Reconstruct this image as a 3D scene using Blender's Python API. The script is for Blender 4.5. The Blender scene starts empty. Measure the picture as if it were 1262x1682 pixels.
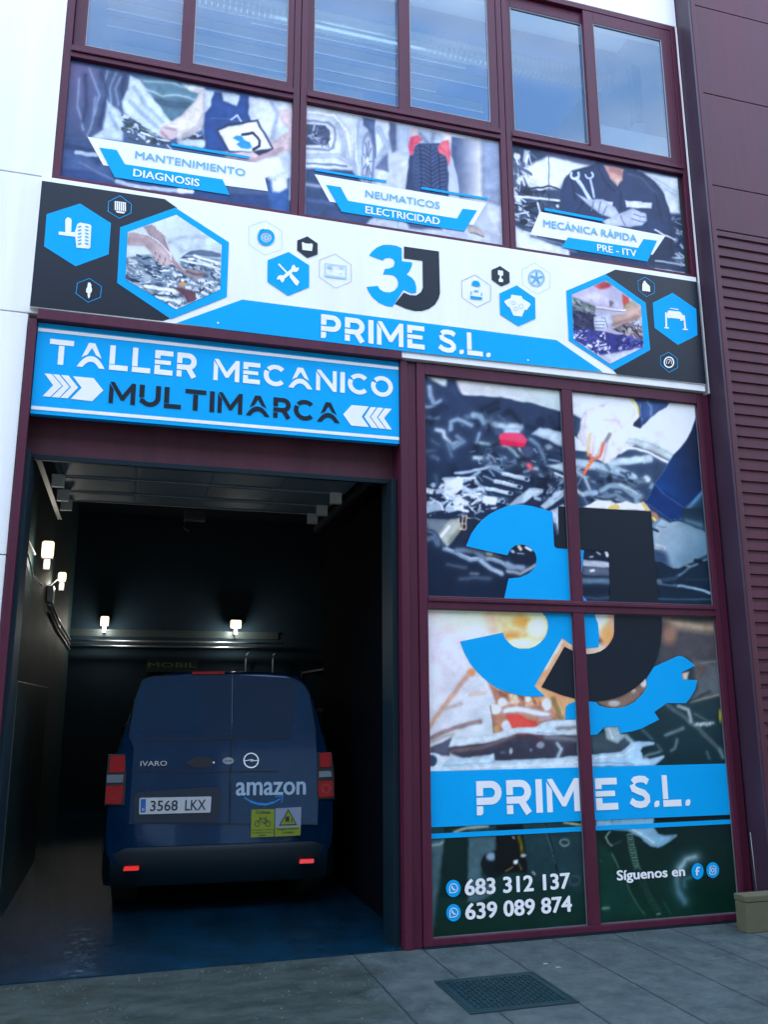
import bpy, bmesh, math, random
import numpy as np
from mathutils import Vector, Matrix
from mathutils.geometry import tessellate_polygon
rd = math.radians
scn = bpy.context.scene
C = scn.collection
# ---------------------------------------------------------------- camera
FPX, YAW, PITCH, ROLL, DIST, CAMH = 1415.96, 0.287205, 0.218602, -0.004068, 6.30983, 1.7
_F = np.array([math.sin(YAW)*math.cos(PITCH), math.cos(YAW)*math.cos(PITCH), math.sin(PITCH)])
_r = np.array([math.cos(YAW), -math.sin(YAW), 0.0]); _u = np.cross(_r, _F)
_R = math.cos(ROLL)*_r + math.sin(ROLL)*_u; _U = -math.sin(ROLL)*_r + math.cos(ROLL)*_u
_C = np.array([0.0, -DIST, CAMH])
cam = bpy.data.cameras.new('camera'); camo = bpy.data.objects.new('camera', cam); C.objects.link(camo)
cam.sensor_fit = 'VERTICAL'; cam.sensor_height = 24; cam.lens = FPX/1682*24
cam.clip_start = 0.05; cam.clip_end = 2000
M = Matrix.Identity(4)
for i in range(3):
    M[i][0] = _R[i]; M[i][1] = _U[i]; M[i][2] = -_F[i]; M[i][3] = _C[i]
camo.matrix_world = M
scn.camera = camo
# ---------------------------------------------------------------- light
SUN_EL, SUN_AZ = 58, -12            # the sun stands behind the workshop, to the left
world = bpy.data.worlds.new('World'); scn.world = world; world.use_nodes = True
nt = world.node_tree; bg = nt.nodes['Background']
sky = nt.nodes.new('ShaderNodeTexSky'); sky.sky_type = 'NISHITA'; sky.sun_disc = False
sky.sun_elevation = rd(SUN_EL); sky.sun_rotation = rd(SUN_AZ)
tcw = nt.nodes.new('ShaderNodeTexCoord'); mpw = nt.nodes.new('ShaderNodeMapping'); mpw.inputs['Scale'].default_value = (1, 1, 2.6)
nt.links.new(tcw.outputs['Generated'], mpw.inputs[0])
cn = nt.nodes.new('ShaderNodeTexNoise'); cn.inputs['Scale'].default_value = 2.3; cn.inputs['Detail'].default_value = 8; cn.inputs['Roughness'].default_value = .55
nt.links.new(mpw.outputs[0], cn.inputs['Vector'])
cr = nt.nodes.new('ShaderNodeMapRange'); cr.inputs['From Min'].default_value = .40; cr.inputs['From Max'].default_value = .60; cr.inputs['To Max'].default_value = .85
nt.links.new(cn.outputs['Fac'], cr.inputs['Value'])
cm = nt.nodes.new('ShaderNodeMix'); cm.data_type = 'RGBA'; cm.inputs[7].default_value = (3.7, 4.0, 4.5, 1)
nt.links.new(cr.outputs[0], cm.inputs[0]); nt.links.new(sky.outputs[0], cm.inputs[6])
nt.links.new(cm.outputs[2], bg.inputs[0]); bg.inputs[1].default_value = 0.15
sun = bpy.data.lights.new('sun', 'SUN'); sun.energy = 2.4; sun.angle = rd(0.5); sun.color = (1, .97, .92)
suno = bpy.data.objects.new('sun', sun); C.objects.link(suno)
az = rd(SUN_AZ); el = rd(SUN_EL)
sdir = Vector((math.sin(az)*math.cos(el), math.cos(az)*math.cos(el), math.sin(el)))
suno.rotation_euler = sdir.to_track_quat('Z', 'Y').to_euler(); suno.location = (0, 0, 30)
scn.view_settings.view_transform = 'Standard'; scn.view_settings.look = 'None'
scn.view_settings.exposure = 2.95; scn.view_settings.gamma = 1
# ---------------------------------------------------------------- helpers
def tag(o, label=None, cat=None, group=None, kind=None):
    if label: o['label'] = label
    if cat: o['category'] = cat
    if group: o['group'] = group
    if kind: o['kind'] = kind
    return o
def empty(name, loc, label, cat, group=None):
    o = bpy.data.objects.new(name, None); C.objects.link(o); o.location = loc; o.empty_display_size = .2
    return tag(o, label, cat, group)
def attach(o, parent):
    if parent is not None:
        o.parent = parent
        m = Matrix.Translation(parent.location) if parent.type == 'EMPTY' else Matrix.Identity(4)
        o.matrix_parent_inverse = m.inverted()
def fit(o, parent):            # meshes are written in world coordinates, so only Empties add an offset
    attach(o, parent); return o
MATS = {}
def mat(name, col, rough=.5, metal=0, spec=.5, noise=.0, nscale=6, bump=0, bscale=40, emit=0, coat=0, streak=0):
    if name in MATS: return MATS[name]
    m = bpy.data.materials.new(name); m.use_nodes = True; n = m.node_tree; b = n.nodes['Principled BSDF']
    b.inputs['Base Color'].default_value = (*col, 1); b.inputs['Roughness'].default_value = rough
    b.inputs['Metallic'].default_value = metal; b.inputs['Specular IOR Level'].default_value = spec
    b.inputs['Coat Weight'].default_value = coat; b.inputs['Coat Roughness'].default_value = .06
    if emit:
        b.inputs['Emission Color'].default_value = (*col, 1); b.inputs['Emission Strength'].default_value = emit
    if noise or bump:
        tc = n.nodes.new('ShaderNodeTexCoord')
    if noise:
        t = n.nodes.new('ShaderNodeTexNoise'); t.inputs['Scale'].default_value = nscale; t.inputs['Detail'].default_value = 7; t.inputs['Roughness'].default_value = .65
        n.links.new(tc.outputs['Object'], t.inputs['Vector'])
        if streak:
            mp = n.nodes.new('ShaderNodeMapping'); mp.inputs['Scale'].default_value = (streak, streak, .35); n.links.new(tc.outputs['Object'], mp.inputs[0]); n.links.new(mp.outputs[0], t.inputs['Vector'])
        mr = n.nodes.new('ShaderNodeMapRange'); mr.inputs['From Min'].default_value = .3; mr.inputs['From Max'].default_value = .7
        mr.inputs['To Min'].default_value = 1-noise; mr.inputs['To Max'].default_value = 1+noise
        n.links.new(t.outputs['Fac'], mr.inputs['Value'])
        mx = n.nodes.new('ShaderNodeVectorMath'); mx.operation = 'SCALE'; mx.inputs[0].default_value = col
        n.links.new(mr.outputs[0], mx.inputs['Scale']); n.links.new(mx.outputs[0], b.inputs['Base Color'])
        r2 = n.nodes.new('ShaderNodeMapRange'); r2.inputs['To Min'].default_value = max(.02, rough-.12); r2.inputs['To Max'].default_value = min(1, rough+.12)
        n.links.new(t.outputs['Fac'], r2.inputs['Value']); n.links.new(r2.outputs[0], b.inputs['Roughness'])
    if bump:
        t = n.nodes.new('ShaderNodeTexNoise'); t.inputs['Scale'].default_value = bscale; t.inputs['Detail'].default_value = 5
        n.links.new(tc.outputs['Object'], t.inputs['Vector'])
        bp = n.nodes.new('ShaderNodeBump'); bp.inputs['Strength'].default_value = bump; bp.inputs['Distance'].default_value = .01
        n.links.new(t.outputs['Fac'], bp.inputs['Height']); n.links.new(bp.outputs[0], b.inputs['Normal'])
    MATS[name] = m
    return m
class MB:
    def __init__(s): s.v = []; s.f = []; s.k = 0
    def add(s, vs, fs):
        k = len(s.v); s.v += [tuple(map(float, p)) for p in vs]; s.f += [tuple(k+i for i in f) for f in fs]; return s
    def box(s, x0, x1, y0, y1, z0, z1):
        return s.add([(x0,y0,z0),(x1,y0,z0),(x1,y1,z0),(x0,y1,z0),(x0,y0,z1),(x1,y0,z1),(x1,y1,z1),(x0,y1,z1)],
              [(0,3,2,1),(4,5,6,7),(0,1,5,4),(1,2,6,5),(2,3,7,6),(3,0,4,7)])
    def frame(s, x0, x1, z0, z1, y0, y1, w, wb=None):
        wb = w if wb is None else wb
        s.box(x0, x0+w, y0, y1, z0, z1); s.box(x1-w, x1, y0, y1, z0, z1)
        s.box(x0+w, x1-w, y0, y1, z0, z0+wb); return s.box(x0+w, x1-w, y0, y1, z1-w, z1)
    def tube(s, pts, r, n=8, cap=True):
        pts = [Vector(p) for p in pts]; rings = []
        rr = r if isinstance(r, (list, tuple)) else [r]*len(pts)
        for i, p in enumerate(pts):
            d = (pts[min(i+1, len(pts)-1)]-pts[max(i-1, 0)]).normalized()
            a = d.cross(Vector((0,0,1)));
            if a.length < .1: a = d.cross(Vector((1,0,0)))
            a.normalize(); b = d.cross(a)
            rings.append([p+(a*math.cos(2*math.pi*k/n)+b*math.sin(2*math.pi*k/n))*rr[i] for k in range(n)])
        vs = [q for g in rings for q in g]
        fs = [(i*n+k, i*n+(k+1)%n, (i+1)*n+(k+1)%n, (i+1)*n+k) for i in range(len(pts)-1) for k in range(n)]
        if cap: fs += [tuple(range(n))[::-1], tuple((len(pts)-1)*n+k for k in range(n))]
        return s.add(vs, fs)
    def sheet(s, loops, fn):          # flat shape with holes; fn maps (u, v) to a point
        loops = [[(float(a), float(b)) for a, b in l] for l in loops]
        tr = tessellate_polygon([[Vector((a, b, 0)) for a, b in l] for l in loops])
        flat = [p for l in loops for p in l]
        fs = []
        for t in tr:
            a, b, c = (flat[i] for i in t)
            ar = (b[0]-a[0])*(c[1]-a[1])-(b[1]-a[1])*(c[0]-a[0])
            if abs(ar) > 1e-12: fs.append(tuple(t) if ar > 0 else (t[0], t[2], t[1]))
        return s.add([fn(*p) for p in flat], fs)
    def slab(s, loop, y0, y1):        # solid with an (x, z) outline between two depths
        n = len(loop); ar = sum(loop[i][0]*loop[(i+1)%n][1]-loop[(i+1)%n][0]*loop[i][1] for i in range(n))
        if ar < 0: loop = loop[::-1]
        k = len(s.v)
        s.sheet([loop], lambda a, b: (a, y0, b))
        s.add([(a, y0, b) for a, b in loop]+[(a, y1, b) for a, b in loop], [(i, i+n, (i+1)%n+n, (i+1)%n) for i in range(n)])
        return s
    def build(s, name, m, parent=None, bevel=0, smooth=False):
        me = bpy.data.meshes.new(name); me.from_pydata(s.v, [], s.f); me.update()
        o = bpy.data.objects.new(name, me); C.objects.link(o); me.materials.append(m)
        if smooth: me.shade_smooth()
        if bevel:
            md = o.modifiers.new('b', 'BEVEL'); md.width = bevel; md.segments = 2; md.limit_method = 'ANGLE'
        return fit(o, parent)
def W(px, py, y=0.0):                # photograph pixel to (x, z) on an upright plane at depth y
    d = _F + _R*(px-631)/FPX - _U*(py-841)/FPX; t = (y+DIST)/d[1]; p = _C+d*t
    return (p[0], p[2])
def Z(ox, oy, s):                    # zoomed-crop coordinates to photograph pixels
    return lambda a, b: (ox+a/s, oy+b/s)
zA, zB, zC = Z(80,0,3.0048), Z(480,0,3.3211), Z(800,0,2.7316)
zD, zE, zF = Z(30,280,3.4108), Z(380,340,3.3211), Z(720,380,2.7435)
zJ, zK = Z(680,980,2.1684), Z(640,1220,2.0289)
zq1, z2, z3, z4 = Z(690,610,4.854), Z(690,800,4.854), Z(930,640,4.854), Z(930,830,4.854)
z5, z6, z7, z8 = Z(690,1050,4.854), Z(940,1050,4.854), Z(690,1330,4.507), Z(960,1310,4.179)
zT, zU = Z(50,520,4.2067), Z(340,560,3.9438)
zHL, zHR = Z(180,320,6.0095), Z(920,430,5.048)
zCL, zCR = Z(390,350,6.0095), Z(740,410,7.011)
zM, zN, zO = Z(120,1060,2.6292), Z(360,1220,5.7364), Z(150,1200,5.487)
def wl(z, pts, y): return [W(*z(*p), y) for p in pts]
def flat(z, loops, y, mb=None):      # traced print shape(s) laid on the facade plane at depth y
    mb = mb or MB()
    return mb.sheet([wl(z, l, y) for l in loops], lambda a, b: (a, y, b))
def ribbon(pts, w, closed=False):
    P = [Vector(p) for p in pts]; P = [p for i, p in enumerate(P) if i == 0 or (p-P[i-1]).length > 1e-7]; n = len(P); L = []; Rr = []
    for i in range(n):
        a = P[i-1] if (i or closed) else None; c = P[(i+1) % n] if (i < n-1 or closed) else None
        d1 = (P[i]-a).normalized() if a is not None else None; d2 = (c-P[i]).normalized() if c is not None else None
        if d1 is None: d1 = d2
        if d2 is None: d2 = d1
        t = (d1+d2); t = t.normalized() if t.length > 1e-6 else d1
        nn = Vector((-t.y, t.x)); k = max(.45, abs(nn.dot(Vector((-d1.y, d1.x)))))
        L.append(P[i]+nn*w/2/k); Rr.append(P[i]-nn*w/2/k)
    return L, Rr
def add_ribbon(mb, pts, w, fn, closed=False):
    L, Rr = ribbon(pts, w, closed); n = len(L)
    m = n if closed else n-1
    vs = [fn(*p) for p in L]+[fn(*p) for p in Rr]
    return mb.add(vs, [(i, n+i, n+(i+1)%n, (i+1)%n) for i in range(m)])
def arc(cx, cy, rx, ry, a0, a1, n=10):
    return [(cx+rx*math.cos(rd(a0+(a1-a0)*i/n)), cy+ry*math.sin(rd(a0+(a1-a0)*i/n))) for i in range(n+1)]
# ---- lettering
def text_raw(s, bold=0.0):
    cu = bpy.data.curves.new('t', 'FONT'); cu.body = s; cu.offset = bold; cu.resolution_u = 3; cu.fill_mode = 'FRONT'
    o = bpy.data.objects.new('t', cu); C.objects.link(o)
    dg = bpy.context.evaluated_depsgraph_get(); dg.update()
    me = bpy.data.meshes.new_from_object(o.evaluated_get(dg))
    v = [(a.co.x, a.co.y) for a in me.vertices]; f = [tuple(p.vertices) for p in me.polygons]
    bpy.data.objects.remove(o); bpy.data.curves.remove(cu); bpy.data.meshes.remove(me)
    return v, f
def add_text(mb, s, u0, u1, v0, v1, fn, bold=0.0):     # fits the word's own box into u0..u1, v0..v1
    v, f = text_raw(s)
    xs = [a for a, b in v]; ys = [b for a, b in v]; x0, x1, y0, y1 = min(xs), max(xs), min(ys), max(ys)
    H = abs(v1-v0); k = bold*H*.9; sg_ = 1 if u1 > u0 else -1; u0 += sg_*k; u1 -= sg_*k; v0 += k*.6; v1 -= k*.6
    offs = [(0, 0)] if not bold else [(math.cos(i*math.pi/4)*k, math.sin(i*math.pi/4)*k*.6) for i in range(8)]
    for i, (du, dv) in enumerate(offs):
        pts = [Vector(fn(u0+(a-x0)/(x1-x0)*(u1-u0)+du, v0+(b-y0)/(y1-y0)*(v1-v0)+dv)) for a, b in v]
        mb.add([(p.x, p.y-.0001*i, p.z) for p in pts], f)
    return mb
t_ = .21
def _let(ch):
    h = t_/2; S = []
    def st(p, w=t_): S.append(('s', p, w))
    def pg(p): S.append(('p', p))
    w = .8
    if ch == 'T': w = .9; st([(0,1-h),(.9,1-h)]); st([(.45,.76),(.45,0)])
    elif ch == 'A':
        w = 1.06
        pg([(.40,1),(.64,1),(.92,.40),(.82,.46),(.70,.52),(.53,.80),(.36,.50),(.26,.46),(.16,.38)])
        o = [(x, .47*(1-abs(2*x/1.06-1)**2.1)) for x in [1.06*i/12 for i in range(13)]]
        n = [(x, .24*(1-abs((x-.53)/.31)**2.1)) for x in [.84-.62*i/10 for i in range(11)]]
        pg(o+n)
    elif ch == 'L': w = .72; st([(h,1),(h,.24)]); st([(0,h),(.72,h)])
    elif ch == 'I': w = .19; st([(h,0),(h,1)])
    elif ch == 'E': w = .72; st([(h,.66),(h,1-h),(.72,1-h)]); st([(0,.51),(.64,.51)], .17); st([(h,.38),(h,h),(.72,h)])
    elif ch in 'PR':
        w = .78
        st([(h,.56),(h,1-h)]+arc(.45,.65,.235,1-h-.65,90,-90,10)+[(0,.65-(1-h-.65))])
        if ch == 'R': st([(.45,.40),(.70,0)]); pg([(0,0),(.2,0),(.2,.26),(0,.26)])
        else: pg([(0,0),(.14,0),(.2,.06),(.2,.26),(0,.26)])
    elif ch == 'M': w = 1.08; pg([(0,0),(.18,0),(.18,.66),(0,.92)]); pg([(.05,1),(.2,1),(.55,.42),(.92,1),(1.08,1),(1.08,0),(.89,0),(.89,.62),(.62,.16),(.50,.16),(.03,.97)])
    elif ch == 'N': w = .92; pg([(0,0),(.18,0),(.18,.66),(0,.90)]); pg([(.05,1),(.2,1),(.74,.34),(.74,1),(.92,1),(.92,0),(.76,0),(.03,.94)])
    elif ch == 'C': w = .9; st(arc(.5,.5,.405,.405,42,140,9)); st(arc(.5,.5,.405,.405,153,318,14))
    elif ch == 'O': w = 1.0; st(arc(.5,.5,.405,.405,140,-205,26))
    elif ch == 'U': w = .88; st([(h,1),(h,.40)]); st([(.04,.27)]+arc(.44,.44,.345,.345,215,360,9)+[(.785,1)])
    elif ch == 'S':
        w = .76
        st([(.72,.80),(.58,.89),(.40,.905),(.22,.88),(.13,.80)]); st([(.10,.74),(.15,.60),(.34,.52),(.54,.46),(.66,.34),(.66,.22),(.56,.12),(.38,.095),(.18,.13),(.02,.24)])
    elif ch == '.': w = .2; pg([(0,0),(.13,0),(.2,.07),(.2,.2),(.07,.2),(0,.13)])
    elif ch == ' ': w = .42
    return w, S
def add_stencil(mb, s, u0, u1, v0, v1, fn, gap=.16):
    x = 0; items = []
    for ch in s:
        w, S = _let(ch); items.append((x, S)); x += w+gap
    W_ = x-gap; sx = (u1-u0)/W_; sy = v1-v0
    for ox, S in items:
        for n_it, it in enumerate(S):
            def g(a, b, ox=ox, n_it=n_it):
                p = fn(u0+(a+ox)*sx, v0+b*sy); return (p[0], p[1]-.0004*n_it, p[2])
            if it[0] == 's': add_ribbon(mb, it[1], it[2], g)
            else: mb.sheet([it[1]], g)
    return mb
def FY(y): return lambda a, b: (a, y, b)
def word(mb, kind, s, z, bl, br, capl, capr, y, bold=.02):   # baseline left/right and cap-height left/right in crop coordinates
    a, b, c, d = (W(*z(*p), y) for p in (bl, br, capl, capr))
    x0, x1, v0, v1 = (a[0]), (b[0]), (a[1]+b[1])/2, (c[1]+d[1])/2
    if kind == 'stencil': return add_stencil(mb, s, x0, x1, v0, v1, FY(y))
    return add_text(mb, s, x0, x1, v0, v1, FY(y), bold)
# ---- printed photographs: dense sheets whose vertex colours are painted shape by shape
def lin(c):
    c = np.asarray(c, float)/255
    return np.where(c <= .04045, c/12.92, ((c+.055)/1.055)**2.4)
class Paint:
    def __init__(s, X, Zc, y, white):
        p = np.stack([X-_C[0], np.full_like(X, y)-_C[1], Zc-_C[2]], -1); d = p@_F
        s.x = 631+FPX*(p@_R)/d; s.y = 841-FPX*(p@_U)/d
        s.c = np.zeros((len(X), 3)); s.w = white
        def vn(sc, seed):                      # smooth value noise
            rg = np.random.default_rng(seed); g = rg.random((97, 97))
            u = (s.x/sc) % 96; v = (s.y/sc) % 96; i = u.astype(int); j = v.astype(int); fu = u-i; fv = v-j; fu = fu*fu*(3-2*fu); fv = fv*fv*(3-2*fv)
            return (g[i, j]*(1-fu)*(1-fv)+g[i+1, j]*fu*(1-fv)+g[i, j+1]*(1-fu)*fv+g[i+1, j+1]*fu*fv)*2-1
        s.vn = vn; s.n2 = vn(9, 3)*.6+vn(4, 4)*.4
        x0, y0 = s.x.copy(), s.y.copy()
        s.x = x0+vn(11, 11)*1.0; s.y = y0+vn(11, 13)*1.0
    def fill(s, col): s.c[:] = col
    def _shade(s, idx, depth, wid):          # soft roundness of photographed things
        return 1+.10*np.clip(depth/wid, 0, 1)[:, None]-.05+s.n2[idx][:, None]*.09
    def _blend(s, idx, al, col): s.c[idx] = s.c[idx]*(1-al[:, None])+np.array(col, float)*al[:, None]
    def _sel(s, P, m):
        return np.nonzero((s.x > P[:,0].min()-m) & (s.x < P[:,0].max()+m) & (s.y > P[:,1].min()-m) & (s.y < P[:,1].max()+m))[0]
    def _dist(s, P, x, y, closed):
        d = np.full(len(x), 1e9); n = len(P)
        for i in range(n if closed else n-1):
            a = P[i]; b = P[(i+1)%n]; ab = b-a; L = max(ab@ab, 1e-9)
            t = np.clip(((x-a[0])*ab[0]+(y-a[1])*ab[1])/L, 0, 1)
            d = np.minimum(d, np.hypot(x-a[0]-t*ab[0], y-a[1]-t*ab[1]))
        return d
    def poly(s, z, pts, col, soft=3):
        k = 1/(z(1,0)[0]-z(0,0)[0]); P = np.array([z(*p) for p in pts], float); so = max(1.4, soft/k*2.8)
        i = s._sel(P, so); x = s.x[i]; y = s.y[i]
        if not len(i): return
        ins = np.zeros(len(i), bool); n = len(P)
        for a in range(n):
            p, q = P[a], P[(a+1)%n]
            if p[1] == q[1]: continue
            c = ((p[1] > y) != (q[1] > y)) & (x < (q[0]-p[0])*(y-p[1])/(q[1]-p[1])+p[0]); ins ^= c
        d = s._dist(P, x, y, True); sd = np.where(ins, -d, d)
        s._blend(i, np.clip(.5-sd/so, 0, 1), np.array(col, float)[None, :]*s._shade(i, -sd, 7))
    def st(s, z, pts, w, col, soft=3, al=1):
        k = 1/(z(1,0)[0]-z(0,0)[0]); P = np.array([z(*p) for p in pts], float); so = max(1.4, soft/k*3.2 if soft > 4 else soft/k*2.2); w = w/k
        i = s._sel(P, so+w)
        if not len(i): return
        d = s._dist(P, s.x[i], s.y[i], False); hw = w/2
        if soft > 4: s._blend(i, al*.45*np.clip(1-(d-hw*.3)/(hw+so*1.6), 0, 1)**2, np.array(col, float)[None, :]*.9)
        e = np.clip(.5-(d-hw)/so, 0, 1); s._blend(i, al*e*e*(3-2*e), np.array(col, float)[None, :]*(1.07-.16*np.clip(d/max(hw, .5), 0, 1.2)[:, None]**2+s.n2[i][:, None]*.08))
    def el(s, z, cx, cy, rx, ry, col, soft=3, al=1):
        k = 1/(z(1,0)[0]-z(0,0)[0]); c = z(cx, cy); rx /= k; ry /= k; so = max(1.2, soft/k*2)
        P = np.array([[c[0]-rx, c[1]-ry], [c[0]+rx, c[1]+ry]]); i = s._sel(P, so)
        if not len(i): return
        q = np.hypot((s.x[i]-c[0])/rx, (s.y[i]-c[1])/ry); s._blend(i, al*np.clip(.5-(q-1)*min(rx, ry)/so, 0, 1), col)
    def grad(s, z, a, b, ca, cb, pts=None):
        a = np.array(z(*a)); b = np.array(z(*b)); ab = b-a
        t = np.clip(((s.x-a[0])*ab[0]+(s.y-a[1])*ab[1])/(ab@ab), 0, 1)[:, None]
        g = np.array(ca)*(1-t)+np.array(cb)*t
        if pts is None: s.c[:] = g; return
        keep = s.c.copy(); s.c[:] = 0; s.poly(z, pts, (1, 1, 1)); al = s.c[:, :1].copy(); s.c = keep*(1-al)+g*al
    def clutter(s, z, pts, n, seed, pal, smin, smax, soft=2, ang=None):
        r = random.Random(seed); P = pts
        x0, x1 = min(p[0] for p in P), max(p[0] for p in P); y0, y1 = min(p[1] for p in P), max(p[1] for p in P)
        def inside(x, y):
            c = False
            for i in range(len(P)):
                a, b = P[i], P[i-1]
                if (a[1] > y) != (b[1] > y) and x < (b[0]-a[0])*(y-a[1])/(b[1]-a[1])+a[0]: c = not c
            return c
        k = 0
        while k < n:
            x, y = r.uniform(x0, x1), r.uniform(y0, y1)
            if not inside(x, y): k += .2; continue
            k += 1; L = r.uniform(smin, smax); a = r.gauss(ang, .35) if ang is not None else r.uniform(0, 6.3)
            col = r.choice(pal); q = r.random()
            if q < .45: s.st(z, [(x, y), (x+L*math.cos(a), y+L*math.sin(a))], L*r.uniform(.08, .3), col, soft)
            elif q < .6: s.st(z, [(x, y), (x+L*.6*math.cos(a), y+L*.6*math.sin(a)), (x+L*.6*math.cos(a)+L*.4*math.sin(a), y+L*.6*math.sin(a)+L*.4*math.cos(a))], L*.1, col, soft)
            elif q < .85:
                ca, sa = math.cos(a)*L*.5, math.sin(a)*L*.5; g = r.uniform(.25, .6)
                s.poly(z, [(x-ca+sa*g, y-sa-ca*g), (x+ca+sa*g, y+sa-ca*g), (x+ca*.9-sa*g, y+sa*.9+ca*g), (x-ca-sa*g, y-sa+ca*g)], col, soft)
            else: s.el(z, x, y, L*.25, L*r.uniform(.15, .3), col, soft)
    def colours(s):
        rng = np.random.default_rng(5)
        g = s.c*(1+rng.normal(0, .014, (len(s.c), 1))+(s.vn(23, 31)*.05+s.vn(9, 32)*.03)[:, None])
        q = lin(np.clip(g, 0, 255))/lin(s.w)
        L = q.mean(1, keepdims=True); q = q*(np.clip(L, .004, 1.2)**.20)*1.06+(q-L)*.06      # photographic contrast of the print
        return np.clip(q*.80, .002, .85)
def print_mat():
    if 'print' in MATS: return MATS['print']
    m = mat('print', (1,1,1), .36, 0, .22); n = m.node_tree
    a = n.nodes.new('ShaderNodeAttribute'); a.attribute_name = 'ink'
    n.links.new(a.outputs['Color'], n.nodes['Principled BSDF'].inputs['Base Color']); return m
def ink(me, cols):
    at = me.color_attributes.new('ink', 'FLOAT_COLOR', 'POINT')
    at.data.foreach_set('color', np.concatenate([cols, np.ones((len(cols), 1))], 1).astype(np.float32).ravel())
def print_panel(name, x0, x1, za, zb, y, painter, white, parent, step=.0075):
    nx = int((x1-x0)/step)+2; nz = int((zb-za)/step)+2
    X, Zc = np.meshgrid(np.linspace(x0, x1, nx), np.linspace(za, zb, nz)); X = X.ravel(); Zc = Zc.ravel()
    pa = Paint(X, Zc, y, white); painter(pa)
    i = np.arange(nx-1)[None, :]+nx*np.arange(nz-1)[:, None]; i = i.ravel()
    g = pa.c.reshape(nz, nx, 3); h = np.pad(g, ((1, 1), (1, 1), (0, 0)), 'edge')
    bl_ = (h[:-2, 1:-1]+h[2:, 1:-1]+h[1:-1, :-2]+h[1:-1, 2:]+2*g)/6; pa.c = bl_.reshape(-1, 3)
    me = bpy.data.meshes.new(name)
    me.from_pydata(np.stack([X, np.full_like(X, y), Zc], 1).tolist(), [], np.stack([i, i+1, i+nx+1, i+nx], 1).tolist())
    ink(me, pa.colours()); me.materials.append(print_mat())
    o = bpy.data.objects.new(name, me); C.objects.link(o); return fit(o, parent)
def print_hexagon(name, pts, y, painter, white, parent, n=34, m=34):
    P = [Vector(p) for p in pts]; c = sum(P, Vector((0, 0)))/6; edge = []
    for i in range(6):
        for k in range(m): edge.append(P[i].lerp(P[(i+1)%6], k/m))
    vs = [c.lerp(e, r/n) for r in range(1, n+1) for e in edge]; E = len(edge)
    X = np.array([v.x for v in vs]); Zc = np.array([v.y for v in vs])
    pa = Paint(X, Zc, y, white); painter(pa)
    fs = [(r*E+k, r*E+(k+1)%E, (r+1)*E+(k+1)%E, (r+1)*E+k) for r in range(n-1) for k in range(E)]+[tuple(range(E))]
    me = bpy.data.meshes.new(name); me.from_pydata(np.stack([X, np.full_like(X, y), Zc], 1).tolist(), [], fs)
    ink(me, pa.colours()); me.materials.append(print_mat())
    o = bpy.data.objects.new(name, me); C.objects.link(o); return fit(o, parent)
# ---------------------------------------------------------------- materials
maroon = mat('maroon_paint', (.068, .0090, .026), .45, 0, .3, .22, 2, .04, 60, streak=6)
maroon_d = mat('maroon_sheet', (.072, .017, .029), .5, 0, .3, .25, 1.2, .05, 30, streak=4)
white_wall = mat('white_cladding', (.79, .79, .78), .6, 0, .3, .07, 1.1, streak=5)
white_v = mat('white_vinyl', (.80, .80, .80), .35, 0, .3, .05, 1.3, streak=3)
blue_v = mat('blue_vinyl', (.0, .34, .72), .55, 0, .12, .03, 3)
navy_v = mat('dark_vinyl', (.006, .011, .020), .33, 0, .28)
teal = mat('dark_teal_metal', (.003, .014, .022), .5, 0, .2)
black = mat('black_rubber', (.01, .01, .012), .6)
seal = mat('grey_seal', (.25, .26, .28), .5)
steel = mat('galvanised_steel', (.35, .36, .37), .35, .8, .5, .1, 12)
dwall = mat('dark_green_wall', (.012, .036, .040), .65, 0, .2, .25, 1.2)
def glass_mat(name, tint, dif, refl_rough=.02, df=.14):
    m = bpy.data.materials.new(name); m.use_nodes = True; n = m.node_tree; n.nodes.clear(); lk = n.links.new
    out = n.nodes.new('ShaderNodeOutputMaterial'); tr = n.nodes.new('ShaderNodeBsdfTransparent'); tr.inputs[0].default_value = (*tint, 1)
    gl = n.nodes.new('ShaderNodeBsdfGlossy'); gl.inputs['Roughness'].default_value = refl_rough
    di = n.nodes.new('ShaderNodeBsdfDiffuse'); di.inputs[0].default_value = (*dif, 1)
    fr = n.nodes.new('ShaderNodeFresnel'); fr.inputs[0].default_value = 1.8
    a = n.nodes.new('ShaderNodeMixShader'); a.inputs[0].default_value = df; lk(tr.outputs[0], a.inputs[1]); lk(di.outputs[0], a.inputs[2])
    b2 = n.nodes.new('ShaderNodeMixShader'); lk(fr.outputs[0], b2.inputs[0]); lk(a.outputs[0], b2.inputs[1]); lk(gl.outputs[0], b2.inputs[2])
    lk(b2.outputs[0], out.inputs[0]); return m
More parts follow.
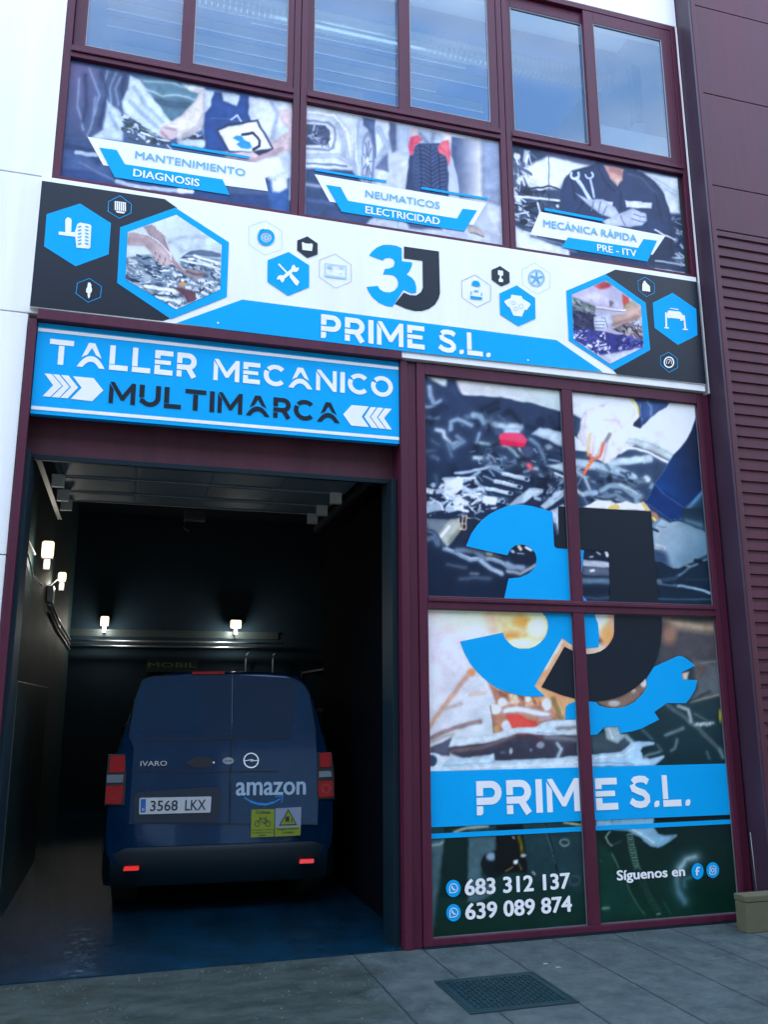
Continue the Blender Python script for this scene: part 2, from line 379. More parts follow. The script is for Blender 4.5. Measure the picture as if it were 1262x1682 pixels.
# ---------------------------------------------------------------- ground
def ground():
    m = bpy.data.materials.new('asphalt'); m.use_nodes = True; n = m.node_tree; b = n.nodes['Principled BSDF']
    tc = n.nodes.new('ShaderNodeTexCoord'); t = n.nodes.new('ShaderNodeTexNoise'); t.inputs['Scale'].default_value = 60; t.inputs['Detail'].default_value = 6
    n.links.new(tc.outputs['Object'], t.inputs['Vector']); r = n.nodes.new('ShaderNodeValToRGB')
    r.color_ramp.elements[0].color = (.035, .036, .038, 1); r.color_ramp.elements[1].color = (.075, .076, .078, 1)
    n.links.new(t.outputs['Fac'], r.inputs[0]); n.links.new(r.outputs[0], b.inputs['Base Color']); b.inputs['Roughness'].default_value = .85
    MB().box(-500, 500, -500, 500, -.5, -.12).build('ground', m).__setitem__('kind', 'structure')
    # pavement of half-metre slabs, stained and mossy in front of the vehicle door
    m = bpy.data.materials.new('pavement_slabs'); m.use_nodes = True; n = m.node_tree; b = n.nodes['Principled BSDF']; lk = n.links.new
    tc = n.nodes.new('ShaderNodeTexCoord'); sp = n.nodes.new('ShaderNodeSeparateXYZ'); lk(tc.outputs['Object'], sp.inputs[0])
    def noise(sc, det=6, ro=.6, vec=None):
        q = n.nodes.new('ShaderNodeTexNoise'); q.inputs['Scale'].default_value = sc; q.inputs['Detail'].default_value = det; q.inputs['Roughness'].default_value = ro
        lk(vec or tc.outputs['Object'], q.inputs['Vector']); return q.outputs['Fac']
    def mth(op, a, c=None, cl=False):
        q = n.nodes.new('ShaderNodeMath'); q.operation = op; q.use_clamp = cl
        for i, v in enumerate((a, c)):
            if v is None: continue
            if isinstance(v, (int, float)): q.inputs[i].default_value = v
            else: lk(v, q.inputs[i])
        return q.outputs[0]
    wob = mth('MULTIPLY', mth('SUBTRACT', noise(9), .5), .018)
    def joint(co, off, step, wd):
        a = mth('ADD', mth('ADD', co, wob), off); a = mth('FRACT', mth('DIVIDE', a, step)); a = mth('ABSOLUTE', mth('SUBTRACT', a, .5))
        return mth('GREATER_THAN', a, .5-wd/step/2)
    jx = joint(sp.outputs[0], -2.128+.503*20, .503, .013); jy = joint(sp.outputs[1], .86+20, 1.0, .006)
    edge = mth('ADD', mth('MULTIPLY', noise(2.2, 8, .7), 1.5), mth('MULTIPLY', sp.outputs[0], 1)); slab = mth('MULTIPLY', mth('SUBTRACT', edge, 2.25), 5, True)
    jx = mth('MULTIPLY', jx, mth('GREATER_THAN', sp.outputs[0], 1.5)); jy = mth('MULTIPLY', mth('MULTIPLY', jy, .55), mth('GREATER_THAN', sp.outputs[0], 1.5))
    jj = mth('MAXIMUM', jx, jy)
    c1 = n.nodes.new('ShaderNodeValToRGB'); c1.color_ramp.elements[0].position = .33; c1.color_ramp.elements[1].position = .70
    c1.color_ramp.elements[0].color = (.015, .030, .034, 1); c1.color_ramp.elements[1].color = (.060, .085, .086, 1); lk(noise(5, 10, .75), c1.inputs[0])
    c2 = n.nodes.new('ShaderNodeValToRGB'); c2.color_ramp.elements[0].position = .34; c2.color_ramp.elements[1].position = .60
    c2.color_ramp.elements[0].color = (.002, .010, .007, 1); c2.color_ramp.elements[1].color = (.026, .042, .040, 1)
    mp = n.nodes.new('ShaderNodeMapping'); mp.inputs['Scale'].default_value = (1, 2.2, 1); lk(tc.outputs['Object'], mp.inputs[0])
    lk(noise(2.6, 12, .72, mp.outputs[0]), c2.inputs[0])
    mx = n.nodes.new('ShaderNodeMix'); mx.data_type = 'RGBA'; lk(slab, mx.inputs[0]); lk(c2.outputs[0], mx.inputs[6]); lk(c1.outputs[0], mx.inputs[7])
    # small pale specks
    v = n.nodes.new('ShaderNodeTexVoronoi'); v.inputs['Scale'].default_value = 5; lk(tc.outputs['Object'], v.inputs['Vector'])
    spk = mth('LESS_THAN', v.outputs['Distance'], .035)
    mz = n.nodes.new('ShaderNodeMix'); mz.data_type = 'RGBA'; lk(mth('MULTIPLY', spk, .6), mz.inputs[0]); lk(mx.outputs[2], mz.inputs[6]); mz.inputs[7].default_value = (.09, .11, .11, 1)
    my = n.nodes.new('ShaderNodeMix'); my.data_type = 'RGBA'; lk(jj, my.inputs[0]); lk(mz.outputs[2], my.inputs[6]); my.inputs[7].default_value = (.005, .009, .012, 1)
    lk(my.outputs[2], b.inputs['Base Color'])
    bp = n.nodes.new('ShaderNodeBump'); bp.inputs['Strength'].default_value = .35; bp.inputs['Distance'].default_value = .01
    lk(mth('SUBTRACT', noise(45, 6, .7), mth('MULTIPLY', jj, 1.5)), bp.inputs['Height']); lk(bp.outputs[0], b.inputs['Normal'])
    rr = n.nodes.new('ShaderNodeMapRange'); rr.inputs['To Min'].default_value = .45; rr.inputs['To Max'].default_value = .85; lk(noise(4, 5), rr.inputs[0]); lk(rr.outputs[0], b.inputs['Roughness'])
    tag(MB().box(-14, 22, -7.5, -.002, -.118, 0).build('pavement', m, bevel=.01), kind='structure')
    tag(MB().box(-14, 22, -7.65, -7.502, -.118, .004).build('kerb', mat('kerb_stone', (.3, .3, .29), .8, 0, .3, .15, 8), bevel=.01), kind='structure')
ground()
# workshop floor: blue paint, with a pale streak of glints painted into the colour
m = bpy.data.materials.new('floor_paint'); m.use_nodes = True; n = m.node_tree; b = n.nodes['Principled BSDF']; lk = n.links.new
tc = n.nodes.new('ShaderNodeTexCoord'); t = n.nodes.new('ShaderNodeTexNoise'); t.inputs['Scale'].default_value = 3; t.inputs['Detail'].default_value = 9; t.inputs['Roughness'].default_value = .7
lk(tc.outputs['Object'], t.inputs['Vector']); r = n.nodes.new('ShaderNodeValToRGB'); r.color_ramp.elements[0].position = .35; r.color_ramp.elements[1].position = .65
r.color_ramp.elements[0].color = (.002, .014, .022, 1); r.color_ramp.elements[1].color = (.002, .032, .070, 1); lk(t.outputs['Fac'], r.inputs[0]); lk(r.outputs[0], b.inputs['Base Color'])
mp = n.nodes.new('ShaderNodeMapping'); mp.inputs['Scale'].default_value = (9, 26, 1); lk(tc.outputs['Object'], mp.inputs[0])
t2 = n.nodes.new('ShaderNodeTexNoise'); t2.inputs['Scale'].default_value = 1.2; t2.inputs['Detail'].default_value = 8; t2.inputs['Roughness'].default_value = .75; lk(mp.outputs[0], t2.inputs['Vector'])
bp = n.nodes.new('ShaderNodeBump'); bp.inputs['Strength'].default_value = .75; bp.inputs['Distance'].default_value = .012; lk(t2.outputs['Fac'], bp.inputs['Height']); lk(bp.outputs[0], b.inputs['Normal'])
b.inputs['Roughness'].default_value = .12; b.inputs['Specular IOR Level'].default_value = .4
sp = n.nodes.new('ShaderNodeSeparateXYZ'); lk(tc.outputs['Object'], sp.inputs[0])
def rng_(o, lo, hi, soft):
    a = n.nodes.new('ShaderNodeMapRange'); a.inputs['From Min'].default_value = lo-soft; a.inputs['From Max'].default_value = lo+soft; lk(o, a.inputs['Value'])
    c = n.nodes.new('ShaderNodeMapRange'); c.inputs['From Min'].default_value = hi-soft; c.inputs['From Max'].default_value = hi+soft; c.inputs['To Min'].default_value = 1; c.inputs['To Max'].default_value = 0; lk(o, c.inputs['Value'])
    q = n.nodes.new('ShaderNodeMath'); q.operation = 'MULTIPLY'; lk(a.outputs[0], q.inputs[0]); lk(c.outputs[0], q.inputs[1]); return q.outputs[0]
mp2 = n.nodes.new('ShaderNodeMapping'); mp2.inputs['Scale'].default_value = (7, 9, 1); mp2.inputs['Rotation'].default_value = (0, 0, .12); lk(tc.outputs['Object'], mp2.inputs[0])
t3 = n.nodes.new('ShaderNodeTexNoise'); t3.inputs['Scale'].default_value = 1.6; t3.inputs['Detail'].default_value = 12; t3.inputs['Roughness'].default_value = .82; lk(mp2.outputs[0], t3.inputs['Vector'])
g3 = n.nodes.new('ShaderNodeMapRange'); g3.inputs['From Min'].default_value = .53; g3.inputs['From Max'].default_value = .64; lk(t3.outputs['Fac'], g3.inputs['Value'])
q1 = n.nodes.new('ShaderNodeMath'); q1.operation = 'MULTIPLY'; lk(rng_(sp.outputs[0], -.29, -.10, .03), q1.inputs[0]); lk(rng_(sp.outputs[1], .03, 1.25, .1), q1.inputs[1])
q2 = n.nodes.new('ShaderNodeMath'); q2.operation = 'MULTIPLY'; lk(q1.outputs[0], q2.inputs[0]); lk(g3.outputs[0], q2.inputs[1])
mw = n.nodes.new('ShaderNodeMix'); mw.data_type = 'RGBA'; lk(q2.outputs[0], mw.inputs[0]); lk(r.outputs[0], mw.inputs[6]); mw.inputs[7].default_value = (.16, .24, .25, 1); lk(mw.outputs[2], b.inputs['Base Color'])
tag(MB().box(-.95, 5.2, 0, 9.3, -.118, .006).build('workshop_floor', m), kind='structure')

# ---------------------------------------------------------------- the workshop building
ROOFZ = 9.4
bld = empty('workshop_building', (2, 0, 0), 'industrial unit with white cladding, maroon frames and an open vehicle door', 'building')
wc = MB()
for z0, z1 in ((0.0, 2.694), (2.702, 4.470), (4.478, 5.582), (5.590, 7.2), (7.208, 8.8), (8.808, ROOFZ)):
    x1 = -.826 if z1 < 4.49 else -.752
    xx = -9.0
    while xx < x1-.01:
        xe = x1 if xx+3.2 > x1 else xx+3.0
        wc.box(xx, xe-.004, -.03, .25, z0, z1); xx = xe
wc.box(-.752, 4.955, -.03, .25, 8.345, 8.80); wc.box(-.752, 4.955, -.03, .25, 8.808, ROOFZ)
wc.build('wall_cladding', white_wall, bld, bevel=.004)
MB().box(-9, -.96, .26, .30, 0, ROOFZ-.05).build('wall', seal, bld)
ap = MB(); ap.box(-.764, 2.0, -.075, .24, 4.421, 4.500)
ap.build('lintel_beam', maroon, bld, bevel=.006)
MB().box(-.756, 4.93, .0, .24, 4.505, 5.558).build('spandrel', maroon_d, bld)
j = MB(); j.box(-.822, -.766, -.05, .0, 0, 4.43); j.box(-.822, -.80, 0, .3, 0, 4.43); j.build('door_jamb', maroon, bld, bevel=.004)
j = MB(); j.box(-.80, -.735, .002, .34, 0, 3.46); j.build('door_track', teal, bld, bevel=.004)
j = MB(); j.box(1.945, 1.992, .06, .34, 0, 3.46); j.build('door_track', teal, bld, bevel=.004)
j = MB(); j.box(1.996, 2.055, -.035, .3, 0, 4.43); j.build('door_jamb', maroon, bld, bevel=.004)
j = MB(); j.box(2.056, 2.135, -.015, .3, 0, 4.43); j.build('column', maroon, bld, bevel=.005)
MB().box(-.80, 1.994, .18, .24, 3.452, 4.43).build('lintel_panel', maroon_d, bld)
MB().box(-.735, 1.945, .16, .20, 3.435, 3.475).build('door_header', teal, bld, bevel=.004)
# rooms behind the facade
iw = MB()
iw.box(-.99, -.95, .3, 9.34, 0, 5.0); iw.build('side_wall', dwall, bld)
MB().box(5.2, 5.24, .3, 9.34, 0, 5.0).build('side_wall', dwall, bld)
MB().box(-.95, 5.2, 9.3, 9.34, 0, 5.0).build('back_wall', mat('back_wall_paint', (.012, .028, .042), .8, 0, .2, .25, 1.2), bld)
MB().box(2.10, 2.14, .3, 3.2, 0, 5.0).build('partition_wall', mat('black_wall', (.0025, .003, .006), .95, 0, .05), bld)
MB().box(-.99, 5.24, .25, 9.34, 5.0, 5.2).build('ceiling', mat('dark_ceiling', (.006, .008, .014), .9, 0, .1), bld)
up = MB(); up.box(-.99, -.95, .3, 6, 5.2, 8.9); up.box(5.2, 5.24, .3, 6, 5.2, 8.9); up.box(-.95, 5.2, 6, 6.04, 5.2, 8.9)
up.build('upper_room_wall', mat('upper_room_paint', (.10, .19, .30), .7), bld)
o = MB(); rs = mat('roof_sheet', (.05, .20, .50), .6)
MB().box(-.95, 5.2, .26, 6, 5.201, 5.22).build('upper_bounce_floor', mat('bounce_floor_paint', (.42, .46, .5), .6), bld); MB().box(-.95, 5.2, .27, 1.15, 9.03, 9.051).build('ceiling_panel', mat('pale_ceiling', (.6, .72, .8), .6), bld)  # unseen pale floor added to bounce light up onto duct and ceiling
o.box(-9, 5.24, 6.1, 9.5, 8.9, 9.3); o.box(-9, -.99, .26, 6.1, 8.9, 9.3); o.box(-.99, 5.24, .26, 3.3, 9.052, 9.3); o.box(-.99, 5.24, 5.6, 6.1, 8.9, 9.3); o.build('roof', rs, bld)
skm = glass_mat('added_skylight_sheet', (.85, .92, .97), (.6, .7, .8), .3, .1)
for k in range(4): MB().box(-.99+k*1.5575, .5675-.03+k*1.5575, 3.301, 5.599, 9.1, 9.12).build('added_skylight', skm, bld)  # unseen roof openings added to let light into the upper room

# upper windows
pane_m = glass_mat('window_glass', (.68, .88, 1), (.22, .48, .8), .02, .22)
units = [(-.752, 1.128, (-.602, .149), (.237, 1.015)), (1.134, 3.020, (1.253, 2.020), (2.116, 2.880)), (3.026, 4.935, (3.134, 3.896), (4.001, 4.764))]
for k, (x0, x1, s1, s2) in enumerate(units):
    f = MB(); e = .055
    f.frame(x0, x1, 5.56, 8.34, -.03, .06, e); f.box(x0+e, x1-e, -.034, .06, 6.668, 6.775)
    f.box(x0+e, x1-e, -.050, -.034, 6.712, 6.738)
    w = f.build('window', maroon, bld, bevel=.004)
    for q, (a, c) in enumerate((s1, s2)):
        y0 = .012 if q == 0 else -.026
        sx0 = x0+e+.004 if q == 0 else (s1[1]+s2[0])/2-.055
        sx1 = (s1[1]+s2[0])/2+.05 if q == 0 else x1-e-.004
        g = MB(); g.box(sx0, a, y0, y0+.036, 6.778, 8.282); g.box(c, sx1, y0, y0+.036, 6.778, 8.282)
        g.box(a, c, y0, y0+.036, 6.778, 6.827); g.box(a, c, y0, y0+.036, 8.155, 8.282)
        s_ = g.build('sash', maroon, w, bevel=.003)
        g = MB(); b_ = .012
        g.frame(a, c, 6.827, 8.155, y0+.004, y0+.012, .007); g.build('gasket', seal, w)
        MB().add([(a+.001, y0+.016, 6.828), (c-.001, y0+.016, 6.828), (c-.001, y0+.016, 8.154), (a+.001, y0+.016, 8.154)], [(0, 1, 2, 3)]).build('pane', pane_m, w)
    MB().box(x0+e, x1-e, .012, .02, 5.62, 6.668).build('pane', black, w)
MB().box(4.938, 4.952, -.035, .05, 4.44, 8.34).build('corner_trim', white_wall, bld)
# large lower window
f = MB(); f.box(2.137, 2.208, -.03, .06, .012, 4.428); f.box(4.811, 4.86, -.03, .06, .012, 4.428); f.box(4.862, 4.945, -.012, .06, .012, 4.428)
f.box(2.208, 4.811, -.03, .06, 4.331, 4.428); f.box(2.208, 4.811, -.03, .06, .012, .060)
f.box(2.208, 4.811, -.034, .06, 2.413, 2.511); f.box(2.208, 4.811, -.048, -.034, 2.47, 2.497)
f.box(3.453, 3.553, -.03, .06, .060, 2.413); f.box(3.453, 3.553, -.03, .06, 2.511, 4.331)
w = f.build('window', maroon, bld, bevel=.004)
g = MB()
for a, c in ((2.208, 3.453), (3.553, 4.811)):
    for z0, z1 in ((.060, 2.413), (2.511, 4.331)): g.box(a+.001, c-.001, .010, .018, z0+.001, z1-.001)
g.build('pane', black, w)
g = MB()
for a, c in ((2.208, 3.453), (3.553, 4.811)):
    for z0, z1 in ((.060, 2.413), (2.511, 4.331)): g.frame(a, c, z0, z1, -.006, .009, .005)
g.build('gasket', mat('grey_gasket', (.10, .11, .12), .5), w)
MB().box(2.137, 4.945, -.045, .06, 0.001, .011).build('sill', teal, bld)

# upper room contents seen through the glass
o = MB().tube([(-.9, 1.32, 8.74), (5.1, 1.32, 8.74)], .11, 24)
for k in range(100): o.tube([(-.88+k*.06, 1.32, 8.74), (-.872+k*.06, 1.32, 8.74)], .115, 24, False)
tag(o.build('air_duct', mat('duct_metal', (.8, .86, .9), .22, .6, .5), smooth=True), 'spiral metal air duct hanging inside behind the upper windows', 'duct')
for k, (yy, x0, x1) in enumerate(((1.75, .9, 3.4), (1.98, -.6, 4.0), (2.22, -.6, 3.2), (2.40, .2, 3.9), (2.62, -.6, 2.4))):
    o = MB().box(x0, x1, yy, yy+.018, 8.93, 8.96); o.box(x0, x1, yy+.004, yy+.012, 8.96, 9.05)
    tag(o.build('ceiling_batten', mat('batten_paint', (.85, .88, .9), .5)), ('first', 'second', 'third', 'fourth', 'farthest')[k]+' thin pale batten under the upper room ceiling, counted from the glass', 'batten', 'battens in the upper room')
o = MB(); o.box(4.0, 4.77, .025, .045, 6.83, 7.075)
tag(o.build('white_board', white_wall), 'white board standing inside the right-hand upper window', 'board')
o = MB().slab([(4.30, 6.9), (4.62, 7.42), (4.72, 7.42), (4.72, 6.9)], .30, .34)
tag(o.build('stair_panel', mat('pale_panel', (.35, .45, .5), .6)), 'pale sloping panel inside the right-hand upper window', 'panel')
o = MB().box(4.70, 4.79, .4, .5, 6.7, 8.2); tag(o.build('inner_post', mat('post_paint', (.12, .13, .14), .6)), 'dark post inside the right-hand upper window', 'post')

# neighbour on the right: projecting maroon ribbed cladding
nb = empty('neighbour_building', (6, 1, 0), 'maroon clad neighbouring building projecting on the right', 'building')
MB().box(4.960, 4.985, -.225, .3, 0, ROOFZ+.6).build('side_return', mat('shaded_maroon_return', (.035, .018, .035), .45, 0, .5, .1, 2), nb)  # shade of the return is put into its darker maroon
MB().box(4.985, 5.035, -.232, -.17, 0, ROOFZ+.6).build('corner_trim', maroon_d, nb, bevel=.004)
cl = MB(); zz = 6.47
cl_flat = MB()
for z0, z1 in ((5.99, 6.462), (6.47, 7.462), (7.47, 8.462), (8.47, 9.9)): cl_flat.box(5.036, 14, -.215, -.15, z0, z1)
cl_flat.build('flat_panel', maroon_d, nb, bevel=.004)
prof = []; z = .0
while z < 5.97:
    prof += [(-.215, z), (-.215, z+.062), (-.196, z+.068), (-.196, z+.096)]; z += .1025
vs = [(x, y, zz) for x in (5.036, 14) for y, zz in prof]; k = len(prof)
cl.add(vs, [(i, k+i, k+i+1, i+1) for i in range(k-1)]); cl.build('ribbed_cladding', maroon_d, nb)
MB().box(5.036, 14, -.15, 9, 0, 9.9).build('wall', seal, nb)
p = MB(); p.box(4.60, 9.5, -.36, -.235, 0, .215); p.box(4.596, 9.5, -.364, -.233, .217, .264)
o = p.build('plinth', mat('beige_concrete', (.085, .085, .050), .8, 0, .3, .12, 9, .1, 60), None, bevel=.006)
tag(o, 'low beige concrete kerb box at the foot of the maroon cladding', 'plinth')

# unseen block added across the street to shade the lower facade and fill reflections
ob = empty('added_shade_building', (0, -13.5, 0), 'unseen brown industrial block added across the street to shade the facade', 'building')
MB().box(-40, 40, -24, -13.5, -.1, 11.0).build('wall', mat('brown_render', (.045, .045, .045), .8, 0, .3, .2, .4), ob)
for k in range(16): MB().box(-38+k*5, -35.5+k*5, -13.52, -13.47, 3.6, 5.4).build('window', mat('far_glass', (.04, .06, .08), .1), ob)
for k in range(9): MB().box(-30+k*7.5, -26.6+k*7.5, -13.52, -13.46, -.05, 3.1).build('added_shutter', mat('added_shutter_pale', (.12, .16, .19), .6), ob)  # pale shutters added to show as reflections in the van
MB().box(-38, 38, -13.53, -13.44, 5.9, 6.7).build('fascia', mat('added_fascia_pale', (.16, .20, .22), .6), ob)  # pale band added for the same reflections
MB().box(-40.2, 40.2, -24.2, -13.3, 11.001, 11.3).build('roof', seal, ob)

# ---------------------------------------------------------------- the long sign above the door
YS = -.075
band = empty('shop_sign', (2, YS, 4.5), 'long white and blue fascia sign with hexagon icons and 3J logo', 'sign')
MB().box(2.002, 4.885, YS+.012, -.002, 4.442, 4.502).build('lower_strip', white_v, band, bevel=.002)
MB().box(-.822, 4.885, YS, -.002, 4.503, 5.562).build('panel', white_v, band, bevel=.003)
ye = YS-.0025
def navy(z, pts): 
    return flat(z, [pts], ye).build('end_panel', navy_v, band)
navy(zD, [(131,57),(820,160),(890,210),(570,320),(555,630),(850,830),(808,843),(63,760)])
navy(zF, [(755,193),(800,172),(1168,228),(1210,688),(808,645),(790,625),(955,535),(935,325)])
I_ = lambda a, b: (a, b)
flat(I_, [[(289.5,530.5),(398,492),(915,558.6),(991.5,611.5),(720,583),(655,575.5),(380,542.5)]], ye).build('blue_stripe', blue_v, band)
def hexa(z, pts, mat_, line=0, name='hexagon_badge', icon=None, imat=None):
    mb = MB(); P = wl(z, pts, ye-.002)
    if line:
        c = (sum(p[0] for p in P)/6, sum(p[1] for p in P)/6); f = 1-line
        Q = [(c[0]+(p[0]-c[0])*f, c[1]+(p[1]-c[1])*f) for p in P]
        n = 6; mb.add([(a, ye-.002, b) for a, b in P+Q], [(i, (i+1)%6, (i+1)%6+6, i+6) for i in range(6)])
    else: mb.sheet([P], FY(ye-.002))
    o = mb.build(name, mat_, band)
    if icon:
        ib = MB(); icon(ib, ye-.0045); ib.build('icon', imat, o)
    return o
def st_(mb, z, pts, w, y, closed=False):            # stroke in crop pixels
    mb.k += 1; y -= .00015*mb.k
    L, Rr = ribbon(pts, w, closed); n = len(L); m = n if closed else n-1
    mb.add([(W(*z(*p), y)[0], y, W(*z(*p), y)[1]) for p in L+Rr], [(i, n+i, n+(i+1)%n, (i+1)%n) for i in range(m)])
def pg_(mb, z, loops, y):
    mb.k += 1; y -= .00015*mb.k; flat(z, loops if isinstance(loops[0], list) else [loops], y, mb)
def circ(cx, cy, rx, ry=None, n=20): return arc(cx, cy, rx, ry or rx, 0, 360*(n-1)/n, n-1)
lblue = mat('pale_blue_vinyl', (.30, .52, .74), .35); gline = mat('grey_line_vinyl', (.10, .11, .15), .4)
# left end icons
def ic_shock(mb, y):
    pg_(mb, zD, [(225,342),(262,345),(262,275),(275,262),(292,268),(298,280),(295,345),(315,345),(330,300),(345,292),(400,302),(408,312),(402,432),(392,438),(325,432),(318,372),(225,360)], y)
hexa(zD, [(345,185),(518,295),(505,470),(320,537),(143,425),(157,245)], blue_v, icon=ic_shock, imat=white_v)
mb = MB()
for k in range(6):
    yy = 312+k*19; st_(mb, zD, [(333,yy+6),(352,yy)], 6, ye-.007); st_(mb, zD, [(373,yy),(392,yy+6)], 6, ye-.007)
mb.build('icon_detail', blue_v, band)
def ic_filter(mb, y):
    for k in range(6): st_(mb, zD, [(543+k*11,172+k*1.5),(543+k*11,222+k*1.5)], 8, y)
    pg_(mb, zD, [(545,225),(598,233),(590,242),(550,236)], y); st_(mb, zD, [(540,173),(600,181)], 4, y)
hexa(zD, [(570,140),(635,188),(632,240),(565,270),(500,230),(503,172)], blue_v, .06, icon=ic_filter, imat=white_v)
def ic_plug(mb, y): pg_(mb, zD, [(390,628),(402,628),(408,640),(408,655),(412,662),(410,682),(403,685),(400,708),(392,718),(388,705),(386,685),(378,682),(380,662),(385,655)], y)
hexa(zD, [(398,603),(467,650),(460,712),(390,740),(320,690),(328,630)], blue_v, .05, icon=ic_plug, imat=white_v)
# centre left
def ic_brake(mb, y):
    st_(mb, zE, circ(190,165,38,36,24), 17, y, True); st_(mb, zE, circ(190,168,20,19,20), 4, y, True)
    pg_(mb, zE, circ(190,168,5,5,8), y)
    for a in range(5):
        x, q = math.cos(a*1.257)*12, math.sin(a*1.257)*12; pg_(mb, zE, circ(190+x,168+q,3.6,3.6,8), y)
    st_(mb, zE, [(150,150),(160,128),(180,122)], 10, y)
hexa(zE, [(185,72),(278,130),(276,232),(183,262),(95,205),(94,105)], lblue, .022, icon=ic_brake, imat=blue_v)
def ic_batt(mb, y): pg_(mb, zE, [(385,193),(396,192),(398,197),(428,201),(432,198),(444,202),(444,212),(440,240),(388,234)], y)
hexa(zE, [(415,160),(471,198),(471,258),(415,278),(359,236),(360,182)], navy_v, icon=ic_batt, imat=white_v)
def ic_tools(mb, y):
    st_(mb, zE, [(258,310),(266,320),(310,365)], 9, y); pg_(mb, zE, [(318,366),(328,362),(372,408),(360,430),(350,425),(318,382)], y)
    st_(mb, zE, [(280,388),(345,335)], 19, y)
    for cx, cy, s in ((348,334,1), (270,392,-1)):
        pts = [(cx+21*math.cos(a), cy+21*math.sin(a)) for a in [(-.25+i*.47) if s > 0 else (math.pi-.25+i*.47) for i in range(11)]]
        pts += [(cx+6*s, cy-2*s)]
        pg_(mb, zE, pts, y)
hexa(zE, [(313,245),(425,318),(425,437),(310,484),(197,408),(198,290)], blue_v, icon=ic_tools, imat=white_v)
def ic_lap(mb, y):
    st_(mb, zE, [(512,308),(626,322),(626,386),(512,370)], 4, y, True); st_(mb, zE, [(505,375),(632,392)], 5, y)
    pg_(mb, zE, [(524,320),(552,323),(552,336),(524,332)], y); st_(mb, zE, [(588,330),(614,333)], 6, y); st_(mb, zE, [(546,336),(546,356)], 3, y); st_(mb, zE, [(590,362),(606,364)], 4, y)
hexa(zE, [(568,255),(656,315),(656,408),(570,444),(479,382),(481,288)], gline, .02, icon=ic_lap, imat=lblue)
# centre right
def ic_man(mb, y):
    pg_(mb, zF, [(153,232),(160,222),(176,222),(188,232),(190,245),(178,248),(153,242)], y)
    pg_(mb, zF, [(146,288),(150,290),(198,297),(200,307),(146,303)], y); st_(mb, zF, [(150,270),(149,285)], 4, y); st_(mb, zF, [(196,276),(197,290)], 4, y); st_(mb, zF, [(163,268),(182,270)], 6, y)
hexa(zF, [(167,195),(238,243),(238,312),(175,343),(107,297),(105,223)], gline, .025, icon=ic_man, imat=blue_v)
def ic_piston(mb, y):
    pg_(mb, zF, [(270,175),(293,178),(294,198),(286,200),(285,210),(294,218),(293,229),(274,227),(273,216),(279,208),(278,198),(270,195)], y)
hexa(zF, [(280,156),(322,185),(323,232),(285,248),(242,218),(241,174)], navy_v, icon=ic_piston, imat=white_v)
def ic_engine(mb, y):
    pg_(mb, zF, [(330,285),(378,292),(380,303),(412,322),(418,330),(400,355),(392,352),(378,384),(340,380),(325,345),(314,338),(298,318),(302,312),(328,300)], y)
eng = hexa(zF, [(355,243),(438,300),(440,393),(363,427),(280,375),(277,280)], blue_v, icon=ic_engine, imat=white_v)
mb = MB()
for cx, cy, r_ in ((341,322,8), (374,338,10), (350,350,8)): st_(mb, zF, circ(cx,cy,r_,r_,14), 2, ye-.007, True)
mb.build('icon_detail', lblue, band)
def ic_wheel(mb, y):
    st_(mb, zF, circ(444,210,35,36,26), 4, y, True); st_(mb, zF, circ(444,210,28,29,26), 1.5, y, True)
    for a in range(5): st_(mb, zF, [(444,210),(444+28*math.cos(a*1.257-1.5),210+29*math.sin(a*1.257-1.5))], 8, y+.0003*a)
hexa(zF, [(437,140),(507,190),(505,255),(447,283),(382,243),(377,172)], lblue, .022, icon=ic_wheel, imat=mat('mid_blue_vinyl', (.05, .36, .62), .35))
# right end
def ic_can(mb, y): pg_(mb, zF, [(921,240),(928,225),(934,222),(938,230),(956,248),(957,272),(921,268)], y)
hexa(zF, [(935,205),(977,235),(977,278),(940,296),(903,265),(900,222)], blue_v, .06, icon=ic_can, imat=white_v)
def ic_lift(mb, y):
    pg_(mb, zF, [(1040,356),(1092,362),(1105,378),(1108,400),(1094,405),(1092,395),(1052,390),(1038,392),(1032,385),(1034,365)], y)
    st_(mb, zF, [(1046,347),(1085,352)], 4, y)
    st_(mb, zF, [(1028,365),(1030,432)], 8, y); st_(mb, zF, [(1109,378),(1116,440)], 8, y); st_(mb, zF, [(1021,434),(1042,436)], 6, y+.0004); st_(mb, zF, [(1103,441),(1127,443)], 6, y+.0004)
hexa(zF, [(1058,277),(1165,350),(1170,468),(1082,512),(977,435),(968,322)], blue_v, icon=ic_lift, imat=white_v)
def ic_gauge(mb, y):
    st_(mb, zF, circ(1042,590,21,23,20), 6, y, True); st_(mb, zF, arc(1042,590,12,13,150,400,12), 2.5, y); st_(mb, zF, [(1038,596),(1050,578)], 3, y)
hexa(zF, [(1040,543),(1080,572),(1082,615),(1042,637),(1004,602),(1002,563)], blue_v, .06, icon=ic_gauge, imat=white_v)
